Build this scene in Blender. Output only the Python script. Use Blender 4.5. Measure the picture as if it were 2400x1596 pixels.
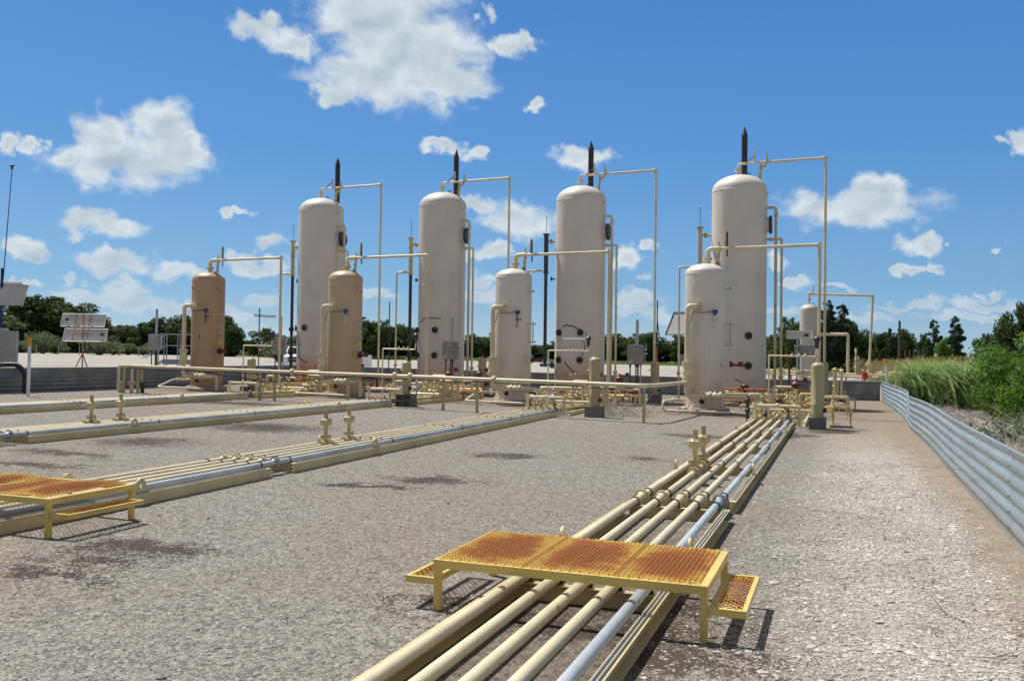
import bpy, math, random
from mathutils import Vector, Matrix
R = math.radians
random.seed(7)
for o in list(bpy.data.objects): bpy.data.objects.remove(o)
S = bpy.context.scene
COL = S.collection
# ------------------------------------------------------------------ camera
F, CX, CY, EYE = 2078., 1200., 798., 1.7            # focal length and centre for a 2400 px wide frame
up = Vector((.0135, -1, 41.0/F)).normalized()
yd = Vector((765., 41.0+.0135*765, F)).normalized()
xd = yd.cross(up).normalized()
if xd.x < 0: xd = -xd
M = Matrix((xd, yd, up))                            # image axes (right, down, forward) -> world
cam_d = bpy.data.cameras.new('camera'); cam = bpy.data.objects.new('camera', cam_d); COL.objects.link(cam)
right, down, fwd = M @ Vector((1,0,0)), M @ Vector((0,1,0)), M @ Vector((0,0,1))
rot = Matrix((right, -down, -fwd)).transposed()
cam.matrix_world = Matrix.Translation((0,0,EYE)) @ rot.to_4x4()
cam_d.sensor_width = 36; cam_d.lens = 36*F/2400; cam_d.clip_end = 3000; cam_d.clip_start = .05
S.camera = cam
S.render.resolution_x = 1024; S.render.resolution_y = 680
S.view_settings.view_transform = 'Standard'; S.view_settings.look = 'None'
S.view_settings.gamma = 1; S.view_settings.exposure = 0.16
def ray(px, py): return M @ Vector((px-CX, py-CY, F))
def gz(x): return .0118*min(max(0., -6-x), 135)
def G(px, py, h=0.):                                # where a sight line meets the yard
    d = ray(px, py); z = 0
    for _ in range(50):
        p = d*((z+h-EYE)/d.z); z = .5*z+.5*gz(p.x)
    return Vector((p.x, p.y, z+h))
def PY(px, py, Y):                                  # where it meets a row of equipment
    d = ray(px, py); t = Y/d.y; return Vector((d.x*t, Y, EYE+d.z*t))
# ------------------------------------------------------------------ light
SUN_EL, SUN_AZ = R(62), math.atan2(-.93, .36)
sd = Vector((math.cos(SUN_EL)*math.sin(SUN_AZ), math.cos(SUN_EL)*math.cos(SUN_AZ), math.sin(SUN_EL)))
ld = bpy.data.lights.new('sun', 'SUN'); ld.energy = 5.0; ld.angle = R(.5); ld.color = (1, .955, .88)
sun = bpy.data.objects.new('sun', ld); COL.objects.link(sun)
sun.rotation_euler = sd.to_track_quat('Z', 'Y').to_euler(); sun.location = (0,0,30)

class NT:                                           # small node-tree writer
    def __init__(s, tree): s.t = tree; tree.nodes.clear()
    def n(s, typ, **kw):
        o = s.t.nodes.new(typ)
        ins = kw.pop('ins', {})
        for k, v in kw.items(): setattr(o, k, v)
        for k, v in ins.items():
            i = o.inputs[k]
            if isinstance(v, bpy.types.NodeSocket): s.t.links.new(v, i)
            else: i.default_value = v
        return o
    def math(s, op, a, b=None, c=None, clamp=False):
        i = {0: a}
        if b is not None: i[1] = b
        if c is not None: i[2] = c
        return s.n('ShaderNodeMath', operation=op, use_clamp=clamp, ins=i).outputs[0]
    def vmath(s, op, a, b=None, c=None):
        i = {0: a}
        if b is not None: i[1] = b
        if c is not None: i[2] = c
        o = s.n('ShaderNodeVectorMath', operation=op, ins=i)
        return o.outputs['Value'] if op in ('LENGTH', 'DOT_PRODUCT', 'DISTANCE') else o.outputs[0]
    def noise(s, vec, scale, detail=4, rough=.55, dist=0.):
        return s.n('ShaderNodeTexNoise', ins={'Vector': vec, 'Scale': scale, 'Detail': detail, 'Roughness': rough, 'Distortion': dist}).outputs[0]
    def ramp(s, fac, a, b, smooth=True):            # 0..1 between a and b
        o = s.n('ShaderNodeMapRange', ins={0: fac, 1: a, 2: b}); o.interpolation_type = 'SMOOTHSTEP' if smooth else 'LINEAR'
        return o.outputs[0]
    def mix(s, fac, a, b, mode='MIX'):
        o = s.n('ShaderNodeMix', data_type='RGBA', blend_type=mode)
        for k, v in ((0, fac), (6, a), (7, b)):
            if isinstance(v, bpy.types.NodeSocket): s.t.links.new(v, o.inputs[k])
            else: o.inputs[k].default_value = (*v, 1) if k else v
        return o.outputs[2]
# ------------------------------------------------------------------ sky with cumulus clouds, laid out by compass direction and height
W = bpy.data.worlds.new('World'); S.world = W; W.use_nodes = True
t = NT(W.node_tree)
dirv = t.n('ShaderNodeTexCoord').outputs['Generated']
sep = t.n('ShaderNodeSeparateXYZ', ins={0: dirv})
azn = t.math('MULTIPLY', t.math('ARCTAN2', sep.outputs[0], sep.outputs[1]), 57.2958)
eln = t.math('MULTIPLY', t.math('ARCSINE', sep.outputs[2]), 57.2958)
P = t.n('ShaderNodeCombineXYZ', ins={0: azn, 1: eln}).outputs[0]
# az, el, half-width, half-height in degrees
CL = []
def cl(lst, sc, ox):
    for x, y, rx, ry in lst:
        d = ray(ox+x/sc, y/sc); a = math.degrees(math.atan2(d.x, d.y)); e = math.degrees(math.atan2(d.z, math.hypot(d.x, d.y)))
        u = ray(ox+(x+rx)/sc, y/sc); a2 = math.degrees(math.atan2(u.x, u.y))
        v = ray(ox+x/sc, (y+ry)/sc); e2 = math.degrees(math.atan2(v.z, math.hypot(v.x, v.y)))
        CL.append((a, e, abs(a2-a), abs(e2-e)))
cl([(1640,120,270,190),(1790,240,240,190),(1560,330,215,115),(1520,40,160,130),(1900,350,200,80),(1700,-80,280,140),(1440,400,110,45),(1100,130,125,55),(1230,185,110,42),
    (2090,70,45,38),(2160,190,95,38),(2240,170,50,50),(430,590,110,95),(690,530,130,100),(560,690,290,100),(750,610,120,120),(300,680,95,45),(125,620,52,32),(30,600,55,28),
    (440,960,160,50),(1000,915,65,20),(120,1075,115,38),(480,1120,180,48),(740,1165,95,40),(510,1215,100,34),(300,1200,60,34),(1160,1035,75,32),(1100,1130,140,38),(500,1285,270,38),
    (700,1300,140,32),(2030,645,60,30),(1890,625,72,26),(2010,880,90,38),(2200,930,160,66),(2080,1070,115,34),(2060,1190,55,38),(2060,1255,90,34),(1120,1265,60,30),(1600,1230,80,26),(1130,1400,80,26),
    (960,1330,110,28),(180,1290,120,24),(90,1215,45,12),(2280,460,36,26),(380,1370,160,20)], 1.8138, 0)
cl([(470,672,110,42),(660,1090,60,50),(700,1275,100,40),(740,1340,120,32),(1640,880,310,76),(1730,825,140,66),(1500,885,170,46),(1920,1025,92,42),(2050,1055,26,13),
    (2240,1055,34,14),(1860,1150,52,20),(1960,1135,45,24),(2345,590,60,50),(2240,615,50,14),(1320,1095,50,26),(1390,1195,72,30),(1560,1222,60,14),(2190,1240,60,18),
    (1850,1300,170,22),(2240,1290,190,26),(745,1178,34,12),(1700,1350,150,24),(2150,1350,230,20),(780,1040,30,18),(1350,1330,70,26)], 1.8138, 1100)
wn = t.n('ShaderNodeTexNoise', ins={'Vector': P, 'Scale': .55, 'Detail': 4, 'Roughness': .55}).outputs[1]
PW = t.vmath('MULTIPLY_ADD', t.vmath('SUBTRACT', wn, (.5,.5,.5)), (4.2, 2.6, 0), P)
F1 = None
for a, e, ra, re in CL:
    q = t.vmath('LENGTH', t.vmath('MULTIPLY_ADD', PW, (1/ra, 1/re, 0), (-a/ra, -e/re, 0)))
    F1 = q if F1 is None else t.math('SMOOTH_MIN', F1, q, .12)
sq = t.vmath('MULTIPLY', P, (.8, 1.25, 1))
n1 = t.noise(sq, .42, 6, .52, .3)
n2 = t.noise(sq, 1.7, 6, .6)
puff = t.n('ShaderNodeTexVoronoi', feature='SMOOTH_F1', ins={'Vector': t.vmath('ADD', sq, t.n('ShaderNodeCombineXYZ', ins={0: t.math('MULTIPLY', n2, 1.2), 1: t.math('MULTIPLY', n1, 1.2)}).outputs[0]), 'Scale': .9, 'Smoothness': .6}).outputs[0]
body = t.math('SUBTRACT', 1.42, F1)
dens = t.math('ADD', body, t.math('MULTIPLY', t.math('SUBTRACT', n1, .5), 1.7))
dens = t.math('ADD', dens, t.math('MULTIPLY', t.math('SUBTRACT', n2, .5), .22))
dens = t.math('SUBTRACT', dens, t.math('MULTIPLY', puff, .16))
alpha = t.ramp(dens, -.06, .82)
thin = t.ramp(eln, 1.0, 7.0)
alpha = t.math('MULTIPLY', alpha, t.math('MULTIPLY_ADD', thin, .32, .62))
# relief: the same noise sampled a little towards the light
sq2 = t.vmath('ADD', sq, (-.35, .75, 0))
n1b = t.noise(sq2, .42, 5, .52, .3)
relief = t.math('MULTIPLY', t.math('SUBTRACT', n1, n1b), 1.5)
depth_ = t.ramp(body, .35, 1.25)
lit = t.math('ADD', t.math('MULTIPLY_ADD', depth_, -.5, 1.0), relief, clamp=True)
ccol = t.mix(lit, (4.0, 4.9, 5.6), (7.5, 8.15, 8.4))
ccol = t.mix(t.ramp(eln, 0., 9.), t.mix(.5, ccol, (4.6, 5.8, 7.0)), ccol)
sky = t.n('ShaderNodeTexSky', sky_type='NISHITA', sun_disc=False, sun_elevation=SUN_EL, sun_rotation=SUN_AZ, altitude=100, air_density=1.0, dust_density=.4, ozone_density=2.2)
grad = t.mix(t.ramp(eln, 0., 5.), (3.9,5.7,7.0), (2.0,4.4,7.2)); grad = t.mix(t.ramp(eln, 3., 14.), grad, (1.0,3.15,7.0)); grad = t.mix(t.ramp(eln, 10., 30.), grad, (.52,2.0,5.6))
west = t.ramp(azn, 10., -50., False); grad = t.mix(1.0, grad, t.mix(west, (.93,.95,.97), (1.12,1.07,1.04)), 'MULTIPLY')
skc = t.mix(t.math('MULTIPLY', t.ramp(eln, 60., 30.), .88), sky.outputs[0], grad)
# neutral haze added on the unseen sky (overhead, sides) to cut the blue fill
fill_veil = t.math('MAXIMUM', t.ramp(eln, 26., 48.), t.math('MAXIMUM', t.ramp(azn, 14., 45.), t.ramp(azn, -55., -85.)))
vn = t.ramp(t.noise(t.vmath('MULTIPLY', P, (.05,.08,1)), 1., 4, .6), .3, .65)
skc = t.mix(t.math('MULTIPLY', fill_veil, t.math('MULTIPLY_ADD', vn, .3, .55)), skc, (2.75,2.85,2.9))
out = t.mix(alpha, skc, ccol)
bg = t.n('ShaderNodeBackground', ins={0: out, 1: .088})
t.n('ShaderNodeOutputWorld', ins={0: bg.outputs[0]})
W.cycles.sampling_method = 'MANUAL'; W.cycles.sample_map_resolution = 512

# ------------------------------------------------------------------ materials
MATS = {}
def newmat(name):
    m = bpy.data.materials.new(name); m.use_nodes = True; MATS[name] = m
    return m, NT(m.node_tree)
def finish(t, col, rough, metal=0., bump=None, bs=.3, bd=.01, spec=.5):
    p = t.n('ShaderNodeBsdfPrincipled', ins={'Base Color': col if isinstance(col, bpy.types.NodeSocket) else (*col, 1), 'Roughness': rough, 'Metallic': metal, 'Specular IOR Level': spec})
    if bump is not None:
        b = t.n('ShaderNodeBump', ins={'Strength': bs, 'Distance': bd, 'Height': bump}); t.t.links.new(b.outputs[0], p.inputs['Normal'])
    t.n('ShaderNodeOutputMaterial', ins={0: p.outputs[0]}); return p
def pos(t): return t.n('ShaderNodeNewGeometry').outputs['Position']
def objc(t): return t.n('ShaderNodeTexCoord').outputs['Object']
def paint(name, c, var=.12, rust=.0, rcol=(.22,.075,.02), rough=.45, metal=0., rs=6., dirt=.25, space='pos'):
    m, t = newmat(name); p = pos(t) if space == 'pos' else objc(t)
    n = t.noise(p, 1.7, 6, .6); f = t.noise(p, 28, 3, .6)
    col = t.mix(t.ramp(n, .3, .7), tuple(x*(1-var) for x in c), tuple(min(1, x*(1+var)) for x in c))
    streak = t.noise(t.vmath('MULTIPLY', p, (9, 9, .7)), 1.0, 5, .6)
    col = t.mix(t.math('MULTIPLY', t.ramp(streak, .52, .8), dirt), col, tuple(x*.55 for x in c))
    if rust > 0:
        rn = t.noise(p, rs, 7, .7)
        col = t.mix(t.ramp(rn, .72-rust, .80-rust), col, t.mix(f, rcol, tuple(x*1.8 for x in rcol)))
    finish(t, col, t.math('MULTIPLY_ADD', f, .2, rough-.1), metal, f, .08, .004)
    return m
paint('cream', (.67,.59,.395), rust=.08, dirt=.22)
paint('cream_rusty', (.57,.475,.26), rust=.14, dirt=.4)
paint('beam_cream', (.58,.485,.27), rust=.06, dirt=.25)
paint('tan_pot', (.42,.365,.20), rust=.04, dirt=.2)
paint('blue_pipe', (.42,.465,.50), rust=.0, var=.2, rough=.42, dirt=.35, rs=3)
paint('galv', (.38,.41,.44), rust=.02, rough=.4, metal=.55, var=.18)
paint('grey_box', (.27,.27,.27), rough=.5, dirt=.15)
paint('white', (.74,.75,.76), rough=.5, dirt=.2)
paint('panel_back', (.50,.49,.47), rough=.6, dirt=.15)
paint('black', (.018,.018,.02), rough=.5)
paint('dark_steel', (.035,.038,.05), rough=.45, rust=.06, rs=4)
paint('stack_steel', (.028,.022,.026), rough=.5, rust=.18, rcol=(.06,.018,.01), rs=2.5)
paint('red_iron', (.12,.022,.017), rough=.5, rust=.1, rcol=(.07,.02,.012))
paint('orange_rust', (.48,.17,.04), rough=.75, rust=.25, rcol=(.25,.08,.02), rs=9)
paint('rusty_pole', (.42,.21,.07), rough=.75, rust=.25, rs=9)
paint('yellow', (.66,.50,.15), rough=.42, rust=.10, rcol=(.30,.09,.02), dirt=.2)
paint('orange_cap', (.75,.30,.02), rough=.5)
paint('blue', (.02,.07,.26), rough=.4)
paint('navy', (.015,.015,.12), rough=.4)
paint('smear', (.10,.085,.075), rough=.8)
paint('chrome', (.7,.72,.74), rough=.25, metal=.8)
paint('concrete', (.33,.32,.30), rough=.9, dirt=.5)
paint('block', (.17,.17,.165), rough=.95, dirt=.4)
paint('wood', (.12,.085,.06), rough=.9, dirt=.5)
paint('bark', (.10,.075,.055), rough=.95, dirt=.5)
paint('fence_grey', (.22,.26,.31), rough=.6)
paint('label_pale', (.40,.43,.46), rough=.5)
paint('truck_white', (.78,.80,.83), rough=.3, dirt=.05)
paint('glass_dark', (.02,.025,.03), rough=.1)
paint('red_paint', (.55,.03,.03), rough=.4)
paint('dead_wood', (.37,.33,.29), rough=.95, var=.3)

def tank_mat(name, c, rust_base=0., spots=0.):
    m, t = newmat(name); p = objc(t)
    s = t.n('ShaderNodeSeparateXYZ', ins={0: p})
    n = t.noise(p, .9, 6, .6); f = t.noise(p, 9, 5, .65)
    col = t.mix(t.ramp(n, .3, .7), tuple(x*.93 for x in c), tuple(min(1, x*1.05) for x in c))
    st = t.noise(t.vmath('MULTIPLY', p, (6, 6, .35)), 1.0, 6, .65)
    col = t.mix(t.math('MULTIPLY', t.ramp(st, .54, .78), .42), col, (c[0]*.66, c[1]*.57, c[2]*.46))
    sp = t.noise(p, 3.1, 7, .72)
    col = t.mix(t.math('MULTIPLY', t.ramp(sp, .68-spots, .74-spots), .55), col, (.33,.17,.075))
    if rust_base > 0:
        edge = t.math('ADD', s.outputs[2], t.math('MULTIPLY', t.noise(t.vmath('MULTIPLY', p, (2.2, 2.2, .5)), 1., 5, .7), 1.5))
        k = t.math('SUBTRACT', 1., t.ramp(edge, 1.25, 2.5))
        col = t.mix(t.math('MULTIPLY', k, rust_base), col, t.mix(f, (.50,.16,.04), (.58,.30,.13)))
    finish(t, col, t.math('MULTIPLY_ADD', f, .2, .36), 0, f, .05, .01)
tank_mat('tank_1', (.68,.63,.565), .95, .02)
tank_mat('tank_2', (.675,.62,.555), .35, .04)
tank_mat('tank_3', (.69,.635,.565), .8, .03)
tank_mat('tank_4', (.70,.65,.59), .22, .02)
tank_mat('sep_1', (.47,.305,.18), .25, .06)
tank_mat('sep_2', (.53,.40,.26), .12, .03)
tank_mat('sep_3', (.69,.63,.56), .1, .02)
tank_mat('sep_4', (.71,.66,.60), .25, .03)
tank_mat('tank_5', (.52,.49,.42), .1, .08)

m, t = newmat('grating')                            # yellow paint worn to rust where people step
p = objc(t); s = t.n('ShaderNodeSeparateXYZ', ins={0: p})
fx = t.math('SUBTRACT', t.math('FRACT', t.math('MULTIPLY_ADD', s.outputs[0], 1/.607, 2.0)), .5)
fy = t.math('MULTIPLY', t.math('SUBTRACT', s.outputs[1], .52), 1.0)
rr = t.math('POWER', t.math('ADD', t.math('POWER', t.math('ABSOLUTE', t.math('MULTIPLY', fx, 1.0)), 3.), t.math('POWER', t.math('ABSOLUTE', t.math('MULTIPLY', fy, .95)), 3.)), .333)
n = t.noise(p, 4.5, 6, .65); n3 = t.noise(p, 55, 3, .6)
k = t.ramp(t.math('ADD', t.math('MULTIPLY_ADD', rr, -1.3, .62), t.math('ADD', t.math('MULTIPLY', n, .9), t.math('MULTIPLY', n3, .45))), .62, 1.0)
edge = t.math('MULTIPLY', t.ramp(t.math('ABSOLUTE', fx), .46, .5), .8)
k2 = t.ramp(t.math('ADD', k, t.noise(p, 2.2, 4, .6)), .35, 1.1)
col = t.mix(k2, (.72,.48,.10), (.66,.27,.055)); col = t.mix(k, col, t.mix(n3, (.26,.075,.022), (.56,.19,.04)))
col = t.mix(edge, col, (.38,.09,.02))
finish(t, col, .6, 0, n3, .2, .003)

m, t = newmat('corrugated')
p = pos(t); s = t.n('ShaderNodeSeparateXYZ', ins={0: p})
n = t.noise(t.vmath('MULTIPLY', p, (.5, .5, 6)), 1.2, 6, .6); f = t.noise(p, 22, 4, .6); b = t.noise(p, 1.1, 4, .6)
col = t.mix(t.ramp(n, .3, .7), (.36,.44,.48), (.48,.58,.63))
col = t.mix(t.math('MULTIPLY', t.ramp(b, .5, .75), .5), col, (.40,.37,.30))
col = t.mix(t.math('MULTIPLY', t.ramp(f, .66, .72), .5), col, (.62,.66,.70))
low = t.math('SUBTRACT', 1., t.ramp(t.math('ADD', s.outputs[2], t.math('MULTIPLY', b, .3)), .12, .42))
col = t.mix(t.math('MULTIPLY', low, .55), col, (.36,.25,.15))
finish(t, col, .42, .65, f, .1, .004)

paint('corrugated_shaded', (.19,.215,.23), rough=.5, metal=.3, var=.25, dirt=.5)  # same wall steel, darkened so the left and far walls' shade is in its colour
m, t = newmat('gravel')
p = pos(t); s = t.n('ShaderNodeSeparateXYZ', ins={0: p})
x, y = s.outputs[0], s.outputs[1]
v1 = t.n('ShaderNodeTexVoronoi', ins={'Vector': p, 'Scale': 88.})
v2 = t.n('ShaderNodeTexVoronoi', ins={'Vector': p, 'Scale': 40.})
v3 = t.n('ShaderNodeTexVoronoi', ins={'Vector': p, 'Scale': 17.})
g3 = t.n('ShaderNodeSeparateColor', ins={0: v3.outputs[1]}).outputs[0]
g1 = t.n('ShaderNodeSeparateColor', ins={0: v1.outputs[1]}).outputs[0]
g2 = t.n('ShaderNodeSeparateColor', ins={0: v2.outputs[1]}).outputs[1]
g1 = t.math('ADD', t.math('MULTIPLY', g1, .5), t.math('ADD', t.math('MULTIPLY', g2, .3), t.math('MULTIPLY', g3, .2)))
g1 = t.ramp(g1, .18, .82, False)
nl = t.noise(p, .35, 5, .6); nm = t.noise(p, 2.2, 6, .65); nb = t.noise(p, .11, 4, .6); nf = t.noise(p, 9, 4, .7)
grey = t.mix(g1, (.085,.078,.068), (.375,.352,.315))
tan = t.mix(g1, (.11,.092,.074), (.35,.31,.26))
col = t.mix(t.ramp(nl, .42, .62), grey, tan)
col = t.mix(t.math('MULTIPLY', t.ramp(g2, .78, .98), .38), col, (.44,.43,.40))
col = t.mix(t.math('MULTIPLY', t.math('MULTIPLY', t.ramp(g2, .16, .05), t.ramp(nm, .4, .6)), .55), col, (.07,.065,.06))
# light aggregate in the lane beside the wall
lane = t.math('MULTIPLY', t.ramp(t.math('ADD', x, t.math('MULTIPLY', nm, .9)), -.25, .75), t.ramp(y, 33, 16))
pale = t.mix(g1, (.20,.165,.125), (.55,.52,.475))
col = t.mix(t.math('MULTIPLY', lane, t.ramp(nm, .22, .5)), col, pale)
# brown bare earth along the wall and round the vessels
we = t.math('MULTIPLY', t.ramp(t.math('ADD', x, t.math('MULTIPLY', t.math('SUBTRACT', nm, .5), 1.6)), .98, 1.32), t.ramp(x, 2.4, 2.0))
soil = t.mix(nf, (.14,.095,.062), (.38,.285,.19))
col = t.mix(t.math('MULTIPLY', we, t.ramp(nm, .15, .75)), col, soil)
far_lane = t.math('MULTIPLY', t.math('MULTIPLY', t.ramp(y, 17, 27), t.ramp(y, 46, 43)), t.ramp(x, -1.3, .3))
col = t.mix(t.math('MULTIPLY', far_lane, t.ramp(nm, .3, .62)), col, (.26,.21,.15))
work = t.math('MULTIPLY', t.math('MULTIPLY', t.ramp(y, 25.5, 29), t.ramp(y, 44, 43)), t.ramp(x, 2., -1.))
col = t.mix(t.math('MULTIPLY', work, t.math('MULTIPLY_ADD', nm, .7, .1)), col, t.mix(g1, (.10,.06,.045), (.30,.20,.15)))
# the wide white-grey yard beyond the walls
yard = t.math('MAXIMUM', t.ramp(y, 43.6, 44.6), t.ramp(x, -27.6, -28.4))
col = t.mix(t.math('MULTIPLY', yard, .9), col, t.mix(t.math('MULTIPLY_ADD', nb, .6, t.math('MULTIPLY', g2, .4)), (.315,.295,.265), (.455,.435,.40)))
col = t.mix(t.math('MULTIPLY', yard, t.math('MULTIPLY', t.ramp(t.noise(t.vmath('MULTIPLY', p, (.35, 1.6, 1)), 1, 4, .6), .52, .66), .5)), col, (.42,.32,.24))
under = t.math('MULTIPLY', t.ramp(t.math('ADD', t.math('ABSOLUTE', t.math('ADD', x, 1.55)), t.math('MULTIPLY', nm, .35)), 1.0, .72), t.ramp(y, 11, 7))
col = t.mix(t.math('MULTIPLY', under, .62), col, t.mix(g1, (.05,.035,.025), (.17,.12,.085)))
# oil-darkened patches
ST = [(G(1010,1127),.75,.5),(G(1185,1067),.8,.6),(G(330,1037),1.3,1.1),(G(620,1002),2.0,1.3),(G(160,1063),1.5,.4),(G(560,945),2.6,1.1),(G(330,1290),.85,.38),(G(230,1315),.8,.3),(G(90,1345),.9,.3),
      (G(1560,1440),.62,.22),(G(1130,1440),.9,.3),(G(1420,1480),1.2,.3),(G(60,1085),1.5,.3),(G(1950,1010),.9,1.2),(G(1840,1020),.6,1.5),(G(1520,1075),.7,.5),(G(1630,1022),.8,.8),(G(1600,1545),.4,.35),(G(860,1140),.9,.25)]
ww = t.n('ShaderNodeTexNoise', ins={'Vector': p, 'Scale': 1.1, 'Detail': 5, 'Roughness': .7}).outputs[1]
pw = t.vmath('MULTIPLY_ADD', t.vmath('SUBTRACT', ww, (.5,.5,.5)), (2.2, 2.2, 0), p)
stn = None
for c, a, b in ST:
    q = t.vmath('LENGTH', t.vmath('MULTIPLY_ADD', pw, (1/a, 1/b, 0), (-c.x/a, -c.y/b, 0)))
    stn = q if stn is None else t.math('MINIMUM', stn, q)
sk = t.ramp(t.math('ADD', stn, t.math('ADD', t.math('MULTIPLY', nf, .9), t.math('MULTIPLY', g1, .55))), 1.95, 1.05)
cellr = t.n('ShaderNodeSeparateColor', ins={0: v1.outputs[1]}).outputs[1]
sk = t.ramp(t.math('SUBTRACT', sk, t.math('MULTIPLY', cellr, .8)), .0, .35)
col = t.mix(t.math('MULTIPLY', sk, .93), col, (.038,.026,.019))
col = t.mix(t.math('MULTIPLY', t.ramp(nb, .6, .35), .18), col, (.20,.17,.14))
hgt = t.math('ADD', t.math('MULTIPLY', v1.outputs[0], -1.), t.math('MULTIPLY', v2.outputs[0], -1.2))
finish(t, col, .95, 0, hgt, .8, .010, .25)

m, t = newmat('field')
p = pos(t); n = t.noise(p, .12, 6, .7); f = t.noise(p, 3, 5, .7); h = t.noise(p, .6, 5, .65)
col = t.mix(t.ramp(n, .35, .65), (.085,.15,.04), (.19,.20,.07))
col = t.mix(t.math('MULTIPLY', t.ramp(h, .45, .7), .6), col, (.05,.08,.025))
col = t.mix(t.math('MULTIPLY', f, .5), col, (.17,.17,.06))
finish(t, col, 1., 0, f, 1., .15, .1)
m, t = newmat('brush_ground')
p = pos(t); n = t.noise(p, 1.3, 6, .7); f = t.noise(t.vmath('MULTIPLY', p, (14, 3, 1)), 1.5, 6, .7)
finish(t, t.mix(t.ramp(f, .3, .7), (.20,.175,.15), (.42,.385,.345)), 1., 0, f, 1., .05, .1)

def leafmat(name, a, b, tr=.25):
    m, t = newmat(name)
    at = t.n('ShaderNodeAttribute', attribute_name='tone')
    p = pos(t); n = t.noise(p, .55, 4, .6)
    k = t.math('ADD', t.math('MULTIPLY', at.outputs['Fac'], .75), t.math('MULTIPLY', t.ramp(n, .35, .65), .35), clamp=True)
    col = t.mix(k, a, b)
    d = t.n('ShaderNodeBsdfPrincipled', ins={'Base Color': col, 'Roughness': .65, 'Specular IOR Level': .25})
    tl = t.n('ShaderNodeBsdfTranslucent', ins={0: t.mix(.5, col, tuple(x*1.3 for x in b))})
    mx = t.n('ShaderNodeMixShader', ins={0: tr, 1: d.outputs[0], 2: tl.outputs[0]})
    t.n('ShaderNodeOutputMaterial', ins={0: mx.outputs[0]})
leafmat('leaf_oak', (.022,.042,.012), (.085,.135,.03))
leafmat('leaf_cedar', (.014,.034,.014), (.055,.095,.034))
leafmat('leaf_bright', (.045,.105,.014), (.15,.27,.035), .35)
leafmat('leaf_cane', (.065,.15,.035), (.36,.48,.19), .35)
leafmat('leaf_sage', (.07,.105,.05), (.18,.24,.11))
leafmat('grass_seed', (.14,.15,.05), (.38,.30,.14), .3)
leafmat('grass_green', (.06,.12,.03), (.20,.28,.08), .3)
leafmat('stone', (.18,.145,.11), (.60,.575,.54), 0.)
leafmat('stone_grey', (.10,.09,.075), (.42,.40,.365), 0.)
leafmat('twig', (.27,.235,.205), (.66,.62,.57), 0.)

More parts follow.
